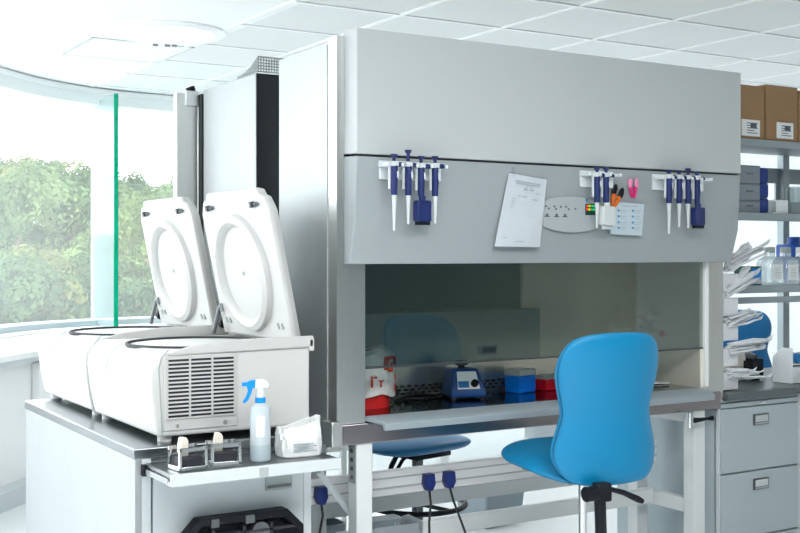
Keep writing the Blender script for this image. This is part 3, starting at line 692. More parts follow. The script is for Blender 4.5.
# ------------------------------------------------------------------ pipettes on the front panel
PY0 = -0.056
def holder(x0, x1, z, label):
    t = thing('pipette_holder', label, 'pipette holder', (x0, 0, z), 0, 'pipette holders on the hood front')
    MB().box((0, -0.010, -0.040), (x1-x0, 0.003, 0.022)).build('back_plate', 'holder_white', t, bevel=0.003)
    MB().box((-0.008, -0.046, 0.0), (x1-x0-0.02, -0.008, 0.012)).build('rail', 'holder_white', t, bevel=0.003)
    n = max(2, round((x1-x0)/0.055))
    fg = MB()
    for i in range(n+1):
        x = i*(x1-x0-0.012)/n; fg.box((x-0.008, -0.068, 0.0), (x+0.002, -0.04, 0.012))
    fg.build('prongs', 'holder_white', t, bevel=0.002)
def pipette(x, ztop, label, length=0.245, kind='single', plunger=0.010, group='pipettes hanging on the hood front'):
    t = thing('pipette', label, 'pipette', (x, PY0, ztop), R(10), group)
    hl = 0.115
    # handle
    MB().loft([[(a*0.0115, b*0.012, -0.016) for a, b in OCT], [(a*0.0125, b*0.0135, -0.05) for a, b in OCT], [(a*0.0105, b*0.011, -hl) for a, b in OCT]]).build('handle', 'pipette_blue', t)
    MB().box((-0.013, -0.012, -0.020), (0.014, 0.013, -0.003)).build('head', 'pipette_white', t, bevel=0.003)
    MB().prism([(0.004, -0.020), (0.038, -0.020), (0.040, -0.012), (0.030, -0.006), (0.008, -0.004)], 'y', -0.012, 0.012).build('finger_hook', 'pipette_blue', t, bevel=0.003)
    MB().cyl((0, 0, -0.004), (0, 0, plunger), 0.006, n=12).lathe([(0.001, plunger), (0.009, plunger), (0.0125, plunger+0.010), (0.001, plunger+0.012)], n=14).build('plunger', 'pipette_blue', t)
    MB().box((-0.0165, 0.004, -hl+0.02), (-0.0105, 0.013, -0.018)).build('side_bar', 'pipette_white', t, bevel=0.002)
    MB().box((0.002, -0.0150, -0.058), (0.007, -0.0118, -0.036)).build('mark', 'label_white', t)
    if kind == 'single':
        L_ = length-0.012
        MB().lathe([(0.001, -hl), (0.0085, -hl), (0.0066, -hl-0.03), (0.0046, -L_+0.02), (0.0036, -L_+0.012), (0.0050, -L_+0.012), (0.0040, -L_), (0.001, -L_)], n=16).build('shaft', 'pipette_white', t)
    else:
        c = 'pipette_blue' if kind == 'multi_blue' else 'pipette_white'
        MB().cyl((0.005, 0, -hl+0.002), (0.005, 0, -hl-0.025), 0.012, n=14).build('neck', c, t)
        w = 0.031 if kind == 'multi_blue' else 0.034
        MB().prism(rrect(0.006-w, -0.200, 0.006+w, -0.128, 0.008, 3), 'y', -0.014, 0.014).build('manifold', c, t, bevel=0.003)
        if kind == 'multi_blue':
            MB().box((0.006-w+0.008, -0.012, -0.211), (0.006+w-0.006, 0.012, -0.198)).build('nozzles', 'black_plastic', t, bevel=0.001)
            MB().cyl((0.006+w-0.004, 0, -0.185), (0.006+w+0.006, 0, -0.185), 0.008, n=12).box((0.006+w-0.001, -0.010, -0.18), (0.006+w+0.004, 0.010, -0.135)).build('tip_ejector', 'pipette_white', t)
        else:
            m = MB()
            for i in range(8): m.cyl((-0.020+i*0.0072, 0, -0.198), (-0.020+i*0.0072, 0, -0.214), 0.0033, n=8)
            m.build('nozzles', 'pipette_white', t)
    return t
OCT = [(math.cos(2*PI*k/12), math.sin(2*PI*k/12)) for k in range(12)]
holder(0.135, 0.380, 1.690, 'white pipette holder at the left end of the hood front')
holder(1.005, 1.165, 1.690, 'white pipette holder above the control panel')
holder(1.372, 1.645, 1.690, 'white pipette holder at the right end of the hood front')
pipette(0.162, 1.710, 'leftmost blue pipette of the left holder, with the longest white shaft', 0.245)
pipette(0.217, 1.710, 'second blue pipette from left on the left holder, plunger raised', 0.222, plunger=0.026)
pipette(0.268, 1.708, 'blue multichannel pipette with wide blue head on the left holder', kind='multi_blue')
pipette(0.324, 1.710, 'rightmost blue pipette of the left holder', 0.219)
pipette(1.042, 1.706, 'blue pipette with narrow white shaft over the control panel display', 0.222, plunger=0.006)
pipette(1.086, 1.706, 'blue multichannel pipette with wide white head on the middle holder', kind='multi_white', plunger=0.006)
pipette(1.408, 1.712, 'leftmost blue pipette of the right holder, with the longest white shaft', 0.245, plunger=0.003)
pipette(1.462, 1.712, 'second blue pipette from left on the right holder', 0.219, plunger=0.003)
pipette(1.510, 1.712, 'third blue pipette from left on the right holder, plunger raised', 0.222, plunger=0.013)
pipette(1.560, 1.712, 'blue multichannel pipette with wide blue head on the right holder', kind='multi_blue', plunger=0.003)

# paper sheet in a sleeve, taped to the panel
ps = thing('paper_sheet', 'white printed sheet in a clear sleeve taped askew to the hood front', 'paper sheet', (0.718, -0.004, 1.562), 0)
q = [(-0.108, -0.135), (0.095, -0.137), (0.125, 0.110), (-0.045, 0.128)]
def warp(pts, y, n=8):
    out = []
    for i in range(n+1):
        s = i/n; row = []
        for j in range(n+1):
            t = j/n
            x = (q[0][0]*(1-s)+q[1][0]*s)*(1-t)+(q[3][0]*(1-s)+q[2][0]*s)*t
            z = (q[0][1]*(1-s)+q[1][1]*s)*(1-t)+(q[3][1]*(1-s)+q[2][1]*s)*t
            row.append((x, y-0.006*math.sin(s*PI)*(1-t)-0.006*abs(math.sin(s*5))*t*0.6, z))
        out.append(row)
    return out
def sheet(name, m, y, parent, th=0.0012, sc=1.0):
    g = warp(q, y); mb = MB(); n = len(g)-1
    V = [[mb.bm.verts.new((p[0]*sc, p[1], p[2]*sc)) for p in r] for r in g]; W = [[mb.bm.verts.new((p[0]*sc, p[1]-th, p[2]*sc)) for p in r] for r in g]
    for i in range(n):
        for j in range(n):
            mb.bm.faces.new([V[i][j], V[i+1][j], V[i+1][j+1], V[i][j+1]]); mb.bm.faces.new([W[i][j], W[i][j+1], W[i+1][j+1], W[i+1][j]])
    ed = [(i, 0) for i in range(n)]+[(n, j) for j in range(n)]+[(i, n) for i in range(n, 0, -1)]+[(0, j) for j in range(n, 0, -1)]
    for a, b in zip(ed, ed[1:]+ed[:1]): mb.bm.faces.new([V[a[0]][a[1]], W[a[0]][a[1]], W[b[0]][b[1]], V[b[0]][b[1]]])
    return mb.build(name, m, parent)
sheet('sheet', 'paper', 0.0, ps)
sheet('sleeve', 'sleeve', -0.004, ps, 0.0008, 1.03)
MB().box((-0.034, -0.004, 0.115), (-0.018, -0.002, 0.150)).build('tape', 'sleeve', ps)
def inkline(s0, s1, t, hgt=0.003):
    a = Vector((q[0][0]*(1-s0)+q[1][0]*s0, q[0][1]*(1-s0)+q[1][1]*s0)).lerp(Vector((q[3][0]*(1-s0)+q[2][0]*s0, q[3][1]*(1-s0)+q[2][1]*s0)), t)
    b = Vector((q[0][0]*(1-s1)+q[1][0]*s1, q[0][1]*(1-s1)+q[1][1]*s1)).lerp(Vector((q[3][0]*(1-s1)+q[2][0]*s1, q[3][1]*(1-s1)+q[2][1]*s1)), t)
    tx.prism([(a.x, a.y), (b.x, b.y), (b.x, b.y+hgt), (a.x, a.y+hgt)], 'y', -0.0105, -0.0095)
for s0, s1, t in [(0.15, 0.85, 0.90), (0.18, 0.8, 0.87), (0.42, 0.52, 0.80), (0.58, 0.68, 0.80), (0.30, 0.36, 0.70), (0.40, 0.52, 0.70), (0.66, 0.80, 0.67), (0.16, 0.25, 0.66), (0.16, 0.24, 0.62), (0.16, 0.25, 0.58), (0.16, 0.23, 0.54), (0.72, 0.84, 0.76), (0.1, 0.2, 0.12), (0.4, 0.6, 0.07)]: tx = MB(); inkline(s0, s1, t); tx.build('printed_line', 'ink_soft', ps)
# card with printed steps
cd = thing('instruction_card', 'pale blue printed card beside the white multichannel pipette head', 'card', (1.243, -0.003, 1.535))
MB().prism([(-0.088, -0.060), (0.072, -0.064), (0.084, 0.058), (-0.075, 0.064)], 'y', -0.0015, 0.0025).build('card', 'paper_card', cd)
for i, z in enumerate((0.030, 0.008, -0.015, -0.036)):
    for x in (-0.052, 0.020):
        MB().box((x+0.012, -0.0025, z), (x+0.048-0.006*(i % 2), -0.001, z+0.003)).build('printed_line', 'ink_soft', cd)
        MB().box((x+0.012, -0.0025, z-0.007), (x+0.038, -0.001, z-0.0045)).build('printed_line', 'ink_soft', cd)
        MB().cbox((x+0.004, -0.002, z+0.001), (0.008, 0.002, 0.008)).build('bullet', 'ink_blue', cd)
MB().box((-0.03, -0.0025, 0.047), (0.05, -0.001, 0.051)).build('printed_line', 'ink_soft', cd)
# clips
def clip(loc, rot, m1, m2, label, s=1.0):
    t = thing('peg_clip', label, 'clip', loc, 0, 'plastic clips on the hood front'); t.rotation_euler = (0, rot, 0); t.scale = (s, s, s)
    for sg in (-1, 1):
        MB().sphere((sg*0.016, -0.006, 0.022), 0.012, (0.95, 0.55, 1.75), 14).build('grip', m1, t)
        MB().prism([(sg*0.022, 0.012), (sg*0.009, 0.012), (sg*0.001, -0.034), (sg*0.010, -0.034)], 'y', -0.010, 0.0).build('jaw', m2, t, bevel=0.002)
    MB().cyl((-0.014, -0.006, 0.0), (0.014, -0.006, 0.0), 0.004, n=10).build('spring', 'pink_dark' if m1 == 'pink_light' else 'orange', t)
clip((1.268, -0.001, 1.650), 0, 'pink_light', 'pink_dark', 'pink plastic clip on the hood front above the printed card')
clip((1.180, -0.001, 1.616), R(22), 'black_plastic', 'orange', 'black and orange clip beside the middle pipette holder', 1.1)

# ------------------------------------------------------------------ things inside the hood
WZ = 0.8455
rbn = thing('waste_bin', 'red plastic waste bin inside the hood at left', 'bin', (0.275, 0.33, WZ))
MB().lathe([(0.001, 0), (0.085, 0), (0.095, 0.085), (0.092, 0.085), (0.083, 0.004), (0.001, 0.004)], n=28).build('bin_body', 'bin_red', rbn)
bgm = MB(); rings = []
for j, (z, r_) in enumerate([(0.045, 0.104), (0.075, 0.106), (0.11, 0.108), (0.16, 0.109), (0.195, 0.103), (0.21, 0.085), (0.205, 0.05)]):
    rings.append([((r_+0.006*math.sin(k*1.7+j))*math.cos(2*PI*k/30), (r_+0.006*math.sin(k*2.1+j*2))*math.sin(2*PI*k/30), z+0.008*math.sin(k*0.9) if j < 6 else z) for k in range(30)])
bgm.loft(rings, cap=False)
bag = bgm.build('waste_bag', 'biobag'); bag.location = (0.275, 0.33, WZ)
tag(bag, 'clear waste bag with red print lining the red bin in the hood', 'bag')
def on_bag(mb, pts, z0, rad=0.113):
    # plate of red print wrapped round the bag
    for (a0, a1, za, zb) in pts:
        n = 6
        P = [(rad*math.cos(R(a0+(a1-a0)*i/n)), rad*math.sin(R(a0+(a1-a0)*i/n)), za+(zb-za)*0) for i in range(n+1)]
        Q = [(p[0], p[1], zb) for p in P]
        for i in range(n): mb.quad([P[i], P[i+1], Q[i+1], Q[i]])
for q_ in [(-84, -46, 0.176, 0.188), (-84, -72, 0.140, 0.176), (-56, -46, 0.150, 0.176), (-74, -60, 0.132, 0.146), (-68, -58, 0.154, 0.166), (-110, -106, 0.08, 0.12), (-104, -98, 0.112, 0.118), (-52, -44, 0.060, 0.085), (-50, -38, 0.095, 0.102), (-52, -47, 0.102, 0.122), (-96, -84, 0.10, 0.104), (-92, -89, 0.08, 0.100)]:
    pr_ = MB(); on_bag(pr_, [q_], 0)
    s = pr_.build('printed_mark', 'bag_red', bag); sm = s.modifiers.new('s', 'SOLIDIFY'); sm.thickness = 0.001

vx = thing('vortex_mixer', 'blue bench mixer with a white dial panel inside the hood', 'mixer', (0.71, 0.345, WZ), R(-16))
MB().loft([[(-0.062, -0.062, 0.008), (0.078, -0.062, 0.008), (0.078, 0.07, 0.008), (-0.062, 0.07, 0.008)], [(-0.062, -0.062, 0.030), (0.078, -0.062, 0.030), (0.078, 0.07, 0.030), (-0.062, 0.07, 0.030)],
           [(-0.045, -0.018, 0.112), (0.060, -0.018, 0.112), (0.060, 0.07, 0.112), (-0.045, 0.07, 0.112)]]).build('housing', 'vortex_blue', vx, bevel=0.006)
# sloping face frame
p0, p1 = Vector((0, -0.0585, 0.036)), Vector((0, -0.0205, 0.106)); nn = Vector((0, -0.87, 0.49)).normalized()
def slope(x, t, off=0.002): return tuple(p0.lerp(p1, t) + nn*off + Vector((x, 0, 0)))
fp = MB().loft([[slope(-0.035, 0.05, 0.0), slope(0.055, 0.05, 0.0), slope(0.048, 0.95, 0.0), slope(-0.028, 0.95, 0.0)], [slope(-0.035, 0.05), slope(0.055, 0.05), slope(0.048, 0.95), slope(-0.028, 0.95)]]).build('face_panel', 'label_white', vx)
MB().loft([[slope(-0.030, 0.12, 0.001), slope(0.012, 0.12, 0.001), slope(0.012, 0.45, 0.001), slope(-0.030, 0.45, 0.001)], [slope(-0.030, 0.12, 0.0028), slope(0.012, 0.12, 0.0028), slope(0.012, 0.45, 0.0028), slope(-0.030, 0.45, 0.0028)]]).build('print', 'cap_blue', fp)
MB().cyl(slope(0.034, 0.30, 0.0), slope(0.034, 0.30, 0.016), 0.014, n=20).build('dial', 'black_plastic', fp)
MB().lathe([(0.001, 0.112), (0.016, 0.112), (0.012, 0.122), (0.026, 0.126), (0.028, 0.138), (0.018, 0.142), (0.001, 0.136)], (0.006, 0.025, 0), 20).build('cup_head', 'black_rubber', vx)
for x in (-0.05, 0.066):
    for y in (-0.05, 0.058): MB().cyl((x, y, 0), (x, y, 0.010), 0.010, n=12).build('foot', 'black_rubber', vx)
def tipbox(name, loc, rz, w, d, h, hl, mb_, ml, label, tips=False):
    t = thing(name, label, 'tip box', loc, rz, 'pipette tip boxes inside the hood')
    MB().loft([[(-w*0.95, -d*0.95, 0), (w*0.95, -d*0.95, 0), (w*0.95, d*0.95, 0), (-w*0.95, d*0.95, 0)], [(-w, -d, h), (w, -d, h), (w, d, h), (-w, d, h)]]).build('box', mb_, t, bevel=0.004)
    fl_ = MB()
    for i in range(9): 
        x = -w*0.85+i*w*1.7/8; fl_.cyl((x, -d*0.975, 0.006), (x, -d*0.992, h-0.006), 0.003, n=6)
    for i in range(7):
        y = -d*0.8+i*d*1.6/6; fl_.cyl((w*0.975, y, 0.006), (w*0.992, y, h-0.006), 0.003, n=6)
    fl_.build('flute', mb_, t)
    if not tips:
        MB().box((-w*1.01, -d*1.01, h+0.001), (w*1.01, d*1.01, h+hl)).build('lid', ml, t, bevel=0.004)
    else:
        m = MB()
        for i in range(8):
            for j in range(6): m.cyl((-w*0.82+i*w*1.64/7, -d*0.78+j*d*1.56/5, h), (-w*0.82+i*w*1.64/7, -d*0.78+j*d*1.56/5, h+hl), 0.0042, n=8)
        m.build('tips', ml, t)
tipbox('tip_box', (1.015, 0.375, WZ), R(14), 0.052, 0.040, 0.068, 0.026, 'box_blue', 'lid_clear', 'bright blue pipette tip box with clear lid inside the hood')
tipbox('tip_box', (1.165, 0.385, WZ), R(10), 0.052, 0.036, 0.046, 0.014, 'box_red', 'lid_clear', 'open red pipette tip box with clear tips inside the hood', True)
# loose black lead lying at the back of the work surface
ct = MB().tube([(0.42, 0.36, WZ+0.005), (0.48, 0.40, WZ+0.006), (0.55, 0.37, WZ+0.005), (0.60, 0.41, WZ+0.012), (0.54, 0.43, WZ+0.005), (0.47, 0.38, WZ+0.014), (0.55, 0.40, WZ+0.016), (0.64, 0.42, WZ+0.005), (0.70, 0.43, WZ+0.02)], 0.005, 8)
tag(ct.build('power_lead', 'cord_black'), 'black power lead coiled behind the blue mixer in the hood', 'cable')
# steel instruments resting at the right rear corner
it = MB().tube([(1.55, 0.30, WZ+0.006), (1.70, 0.24, WZ+0.008)], 0.005, 8)
tag(it.build('forceps', 'chrome'), 'long steel tool lying at the right end of the hood worktop', 'tool')
it = MB().tube([(1.58, 0.36, WZ+0.006), (1.69, 0.28, WZ+0.006)], 0.006, 8)
tag(it.build('glass_rod', 'pipette_white'), 'short pale rod lying at the right end of the hood worktop', 'tool')

# ------------------------------------------------------------------ front lab chair
CH = thing('lab_chair', 'bright blue upholstered lab chair drawn up to the hood', 'chair', (0.768, -0.255, 0), R(-6))
half = [(0.0, 0.0), (0.09, 0.003), (0.135, 0.012), (0.168, 0.04), (0.188, 0.085), (0.186, 0.13), (0.171, 0.185), (0.161, 0.235), (0.170, 0.29), (0.182, 0.345), (0.184, 0.39), (0.174, 0.435), (0.148, 0.475), (0.105, 0.493), (0.05, 0.499), (0.0, 0.500)]
def smooth_outline(h, per=3):
    pts = h + [(-x, z) for x, z in h[::-1][1:-1]]
    n = len(pts); out = []
    for i in range(n):
        p0, p1, p2, p3 = [Vector(pts[(i+k-1) % n]) for k in range(4)]
        for j in range(per):
            t = j/per
            out.append(tuple(0.5*((2*p1)+(p2-p0)*t+(2*p0-5*p1+4*p2-p3)*t*t+(3*p1-p0-3*p2+p3)*t**3)))
    return out
OUT = smooth_outline(half)
BZ = 0.648
def bk(u, v, w):
    # v up; backrest bows forward at its edges and leans back at the top
    lean = 0.05*(v-0.2)**2/0.09*0.35 - 0.03*math.cos((v-0.18)*8)*0.5 + 0.06*(v-0.2)
    return (u*1.06-0.018+0.036*(0.5-v), -0.235 - w + 1.4*u*u*0.8 - lean, BZ+v)
backr = pillow(MB(), OUT, 0.026, 0.004, bk).build('backrest', 'chair_blue', CH, sharp=70)
def bk2(u, v, w): p = bk(u*0.985, 0.25+(v-0.25)*0.985, w); return (p[0], p[1]+0.008, p[2])
pillow(MB(), OUT, 0.005, 0.008, bk2, edge=14).build('edge_strip', 'black_rubber', backr, sharp=70)
def bk3(u, v, w): p = bk(u*0.99, 0.25+(v-0.25)*0.99, w); return (p[0], p[1]+0.020, p[2])
pillow(MB(), OUT, 0.006, 0.030, bk3).build('front_cushion', 'chair_blue', backr, sharp=70)
seat_o = [(0.25*math.copysign(abs(math.cos(2*PI*k/48))**0.72, math.cos(2*PI*k/48)), 0.215*math.copysign(abs(math.sin(2*PI*k/48))**0.72, math.sin(2*PI*k/48))) for k in range(48)]
def st_(u, v, w): return (u*0.93+0.002, v+0.015, 0.712 + w - 0.03*(u*u)/0.06*0.45 + (0.018 if v > 0 else -0.055)*(v/0.215)**2*1.0)
sea = pillow(MB(), seat_o, 0.024, 0.034, st_).build('seat', 'chair_blue', CH, sharp=70)
MB().box((-0.13, -0.16, 0.648), (0.13, 0.14, 0.668)).build('seat_pan', 'black_plastic', CH, bevel=0.006)
MB().cyl((0.045, 0.02, 0.24), (0.045, 0.02, 0.655), 0.0145, n=20).build('gas_post', 'chrome', CH)
MB().cyl((0.045, 0.02, 0.10), (0.045, 0.02, 0.34), 0.027, n=20).build('post_sleeve', 'black_plastic', CH)
MB().tube([(-0.076, -0.250, 0.655), (-0.076, -0.252, 0.62), (-0.070, -0.250, 0.50), (-0.055, -0.23, 0.42), (0.01, -0.10, 0.385), (0.04, 0.0, 0.38)], [0.016, 0.019, 0.019, 0.018, 0.016, 0.014], 8).build('back_arm', 'black_plastic', CH)
MB().cbox((-0.080, -0.268, 0.640), (0.055, 0.04, 0.06)).build('back_bracket', 'black_plastic', CH, bevel=0.006)
MB().cyl((-0.108, -0.275, 0.640), (-0.150, -0.28, 0.640), 0.024, n=14).build('back_knob', 'black_plastic', CH)
MB().tube([(-0.06, -0.27, 0.65), (0.0, -0.275, 0.632), (0.055, -0.28, 0.606), (0.072, -0.28, 0.598)], [0.008, 0.009, 0.011, 0.008], 8).build('lever', 'black_plastic', CH)
def chair_base(par, cx, cy, m='black_plastic'):
    MB().torus((cx, cy, 0.36), 0.20, 0.011, n=40, m=10).build('foot_ring', m, par)
    s = MB()
    for k in range(3): a = R(30+120*k); s.cyl((cx, cy, 0.36), (cx+0.2*math.cos(a), cy+0.2*math.sin(a), 0.36), 0.009, n=8)
    s.build('ring_spoke', m, par)
    for k in range(5):
        a = R(20+72*k); e = (cx+0.28*math.cos(a), cy+0.28*math.sin(a))
        lg = MB().tube([(cx, cy, 0.12), (e[0], e[1], 0.075)], [0.022, 0.015], 8).build('leg', m, par)
        MB().cyl((e[0]-0.012*math.sin(a), e[1]+0.012*math.cos(a), 0.031), (e[0]+0.012*math.sin(a), e[1]-0.012*math.cos(a), 0.031), 0.030, n=16).build('caster', 'black_rubber', lg)
chair_base(CH, 0.045, 0.02)

# second stool, under the hood
DZ = -0.028
S2 = thing('lab_stool', 'darker blue stool seat tucked under the hood behind the left leg', 'stool', (0.755, 0.735, 0), R(12))
def st2(u, v, w): return (u*0.96, v*0.9, 0.618 + w - 0.02*(u*u)/0.06*0.5)
pillow(MB(), [(x*1.0, y*0.85) for x, y in seat_o], 0.03, 0.036, st2).build('seat', 'stool_blue', S2, sharp=70)
MB().box((-0.10, -0.10, 0.562), (0.10, 0.12, 0.582)).build('seat_pan', 'black_plastic', S2, bevel=0.005)
MB().cyl((0, 0, 0.10), (0, 0, 0.57), 0.024, n=18).build('post', 'dark_metal', S2)
MB().tube([(-0.06, -0.04, 0.585), (-0.14, -0.06, 0.57), (-0.19, -0.08, 0.54), (-0.215, -0.09, 0.51)], 0.008, 8).build('lever', 'black_plastic', S2)
MB().tube([(-0.06, 0.02, 0.585), (-0.10, 0.02, 0.57), (-0.13, 0.02, 0.53), (-0.14, 0.02, 0.49)], 0.011, 8).build('back_arm', 'black_plastic', S2)
chair_base(S2, 0, 0)

# bins under the hood
def bin_(loc, w, d, h, label, m, liner):
    t = thing('waste_bin', label, 'bin', loc)
    o = rrect(-w, -d, w, d, 0.03, 4); i = rrect(-w+0.006, -d+0.006, w-0.006, d-0.006, 0.026, 4); s = 0.86
    MB().loft([[(x*s, y*s, 0) for x, y in o], [(x, y, h) for x, y in o], [(x, y, h) for x, y in i], [(x*s, y*s, 0.01) for x, y in i]]).build('bin_body', m, t)
    if liner:
        rings = []
        for j, (z, k) in enumerate([(h-0.07, 1.03), (h-0.02, 1.035), (h+0.012, 1.02), (h+0.006, 0.95), (h-0.05, 0.90), (h-0.2, 0.85)]):
            rings.append([(x*k+0.006*math.sin(a*2.1+j), y*k+0.006*math.cos(a*1.7+j*2), z+0.008*math.sin(a*1.3+j)) for a, (x, y) in enumerate(o)])
        b = MB().loft(rings, cap=False).build('liner', 'bin_bag', t)
bin_((0.29, 0.215, 0.0), 0.115, 0.075, 0.43, 'grey bin with clear crumpled liner beneath the hood', 'bin_grey', True)
bin_((0.19, 0.575, 0.0), 0.10, 0.09, 0.385, 'plain grey bin left of the stand leg', 'bin_grey', False)
# black cable hanging between the cabinet and the stand
cb = MB().tube([(0.035, 0.47, 0.75), (0.03, 0.40, 0.66), (0.0, 0.36, 0.55), (-0.03, 0.36, 0.45), (-0.03, 0.38, 0.37), (0.0, 0.42, 0.36), (0.06, 0.53, 0.42)], 0.006, 8)
tag(cb.build('hanging_cable', 'cord_black'), 'black cable looping down beside the left hood leg', 'cable')
# blue box lid on a low trolley behind the stand, left
tl = thing('storage_trolley', 'white low trolley with a blue mat behind the left stand leg', 'trolley', (0.47, 1.45, 0), R(0))
MB().box((-0.25, -0.16, 0.50), (0.27, 0.15, 0.525)).build('trolley_top', 'white_paint', tl, bevel=0.004)
MB().box((-0.22, -0.155, 0.526), (0.22, 0.13, 0.545)).build('mat', 'stool_blue', tl, bevel=0.004)
for x in (-0.24, 0.24):
    for y in (-0.14, 0.11): MB().box((x, y, 0), (x+0.025, y+0.025, 0.50)).build('leg', 'white_paint', tl)

# ------------------------------------------------------------------ things seen through the stand
rb_ = thing('rear_bench', 'white bench with drawers seen through the stand below the hood', 'bench', (2.3, 2.6, 0))
MB().box((-0.2, 0.0, 0.74), (2.2, 0.7, 0.78)).build('top', 'white_paint', rb_, bevel=0.003)
for x in (-0.18, 0.9, 2.1): MB().box((x, 0.02, 0), (x+0.06, 0.08, 0.74)).build('leg', 'stand_white', rb_)
MB().box((0.96, 0.05, 0.08), (2.1, 0.65, 0.74)).build('drawer_unit', 'cab_white', rb_)
MB().box((-0.18, 0.6, 0.2), (0.95, 0.64, 0.74)).build('modesty_panel', 'cab_white', rb_)
gb = thing('storage_box', 'grey storage box on the floor behind the hood stand', 'box', (1.72, 1.55, 0.0), R(10))
MB().loft([[(-0.13, -0.1, 0), (0.13, -0.1, 0), (0.13, 0.1, 0), (-0.13, 0.1, 0)], [(-0.15, -0.12, 0.24), (0.15, -0.12, 0.24), (0.15, 0.12, 0.24), (-0.15, 0.12, 0.24)]]).build('box_body', 'bin_grey', gb, bevel=0.01)
MB().box((-0.16, -0.13, 0.241), (0.16, 0.13, 0.27)).build('lid', 'file_grey', gb, bevel=0.008)

# ------------------------------------------------------------------ drawer cabinet and counter, right
dc = thing('drawer_cabinet', 'pale grey two-drawer filing cabinet right of the hood', 'cabinet', (1.845, 0.1, 0))
MB().box((0, 0.012, 0.06), (0.51, 0.62, 0.785)).build('body', 'cab_grey', dc, bevel=0.002)
for x in (0.0, 0.498): MB().box((x, 0.0, 0.06), (x+0.012, 0.02, 0.785)).build('stile', 'cab_white', dc)
MB().box((0.014, 0.001, 0.750), (0.496, 0.014, 0.782)).build('top_rail', 'cab_grey', dc, bevel=0.002)
MB().box((0.016, -0.002, 0.768), (0.494, 0.004, 0.774)).build('top_slot', 'dark_metal', dc)
MB().box((0.25, -0.004, 0.752), (0.285, 0.002, 0.766)).build('lock', 'chrome', dc, bevel=0.002)
for z0, z1 in ((0.475, 0.745), (0.195, 0.468), (0.07, 0.188)):
    d = MB().box((0.014, -0.004, z0), (0.496, 0.014, z1)).build('drawer', 'cab_grey', dc, bevel=0.003)
    zh = z1-0.055
    hd = MB().box((0.205, -0.010, zh-0.024), (0.300, -0.003, zh+0.024)).build('handle', 'dark_metal', d, bevel=0.002)
    MB().box((0.213, -0.012, zh-0.010), (0.292, -0.009, zh+0.018)).build('label_slot', 'chrome', hd)
    MB().box((0.213, -0.014, zh-0.020), (0.292, -0.009, zh-0.013)).build('pull', 'cap_grey', hd)
d2 = dup(dc, (2.375, 0.1, 0), label='second pale grey filing cabinet at the right edge, mostly out of sight')
ctp = MB().box((1.875, 0.072, 0.786), (3.6, 0.75, 0.815)).build('countertop', 'counter_dark', None, bevel=0.004)
tag(ctp, 'dark laminate countertop over the grey filing cabinets', 'countertop')
CT = 0.8155

# shelving above the counter
sh = thing('shelving_unit', 'grey metal shelving above the counter at right', 'shelving', (1.95, 0.25, CT))
SX = 1.7
def shelf_board(z):
    b = MB().box((0.065, 0, z), (SX, 0.36, z+0.022)).box((0.065, -0.003, z-0.012), (SX, 0.012, z+0.022)).build('shelf_board', 'shelf_grey', sh, bevel=0.002)
Z1, Z2, Z3 = 1.078, 0.748, 0.421   # above the counter
for z in (Z1, Z2, Z3): shelf_board(z)
MB().box((0.065, 0.0, Z3-0.058), (SX, 0.02, Z3-0.030)).build('front_rail', 'shelf_grey', sh)
for x in (0.07, 0.877, 1.66):
    MB().box((x, 0.335, 0.0), (x+0.045, 0.375, Z1+0.0)).build('upright', 'upright_grey', sh, bevel=0.002)
# slotted back panel of the top bay
bp_ = MB()
xs_ = [(0.0, 0.62), (0.66, 0.845)]
for a0, a1 in ((0.10, 0.79), (0.85, 0.875), (0.925, 0.935), (1.06, 1.66)): bp_.box((a0, 0.36, Z2+0.02), (a1, 0.37, Z2+0.265))
for a0, a1 in ((0.79, 0.85), (0.935, 1.06)): bp_.box((a0, 0.36, Z2+0.02), (a1, 0.37, Z2+0.10)).box((a0, 0.36, Z2+0.19), (a1, 0.37, Z2+0.265))
bp_.build('back_panel', 'shelf_grey', sh)
# cartons on top
def carton(x0, x1, h, label, y0=0.255):
    t = thing('carton', label, 'carton', ((x0+x1)/2, y0+0.14, CT+Z1+0.0225), 0, 'cardboard cartons on the top shelf')
    w = (x1-x0)/2
    MB().box((-w, -0.14, 0), (w, 0.14, h)).build('box', 'carton', t, bevel=0.004)
    MB().box((-w-0.0008, -0.02, h-0.06), (w+0.0008, 0.02, h+0.0008)).build('tape', 'carton_tape', t)
    l = MB().box((-w*0.35, -0.142, 0.012), (w*0.70, -0.1395, 0.085)).build('shipping_label', 'label_white', t)
    k = MB(); x = 0.0
    for r_ in range(5): k.box((-w*0.05, -0.1435, 0.024+r_*0.011), (w*0.55-0.02*(r_ % 2), -0.1415, 0.0275+r_*0.011))
    k.box((w*0.15, -0.1435, 0.050), (w*0.5, -0.1415, 0.068))
    k.build('print', 'ink', l)
carton(2.085, 2.308, 0.240, 'brown cardboard carton next to the hood on the top shelf')
carton(2.318, 2.530, 0.252, 'brown cardboard carton second from the hood on the top shelf')
carton(2.540, 2.770, 0.240, 'brown cardboard carton at the right edge on the top shelf')
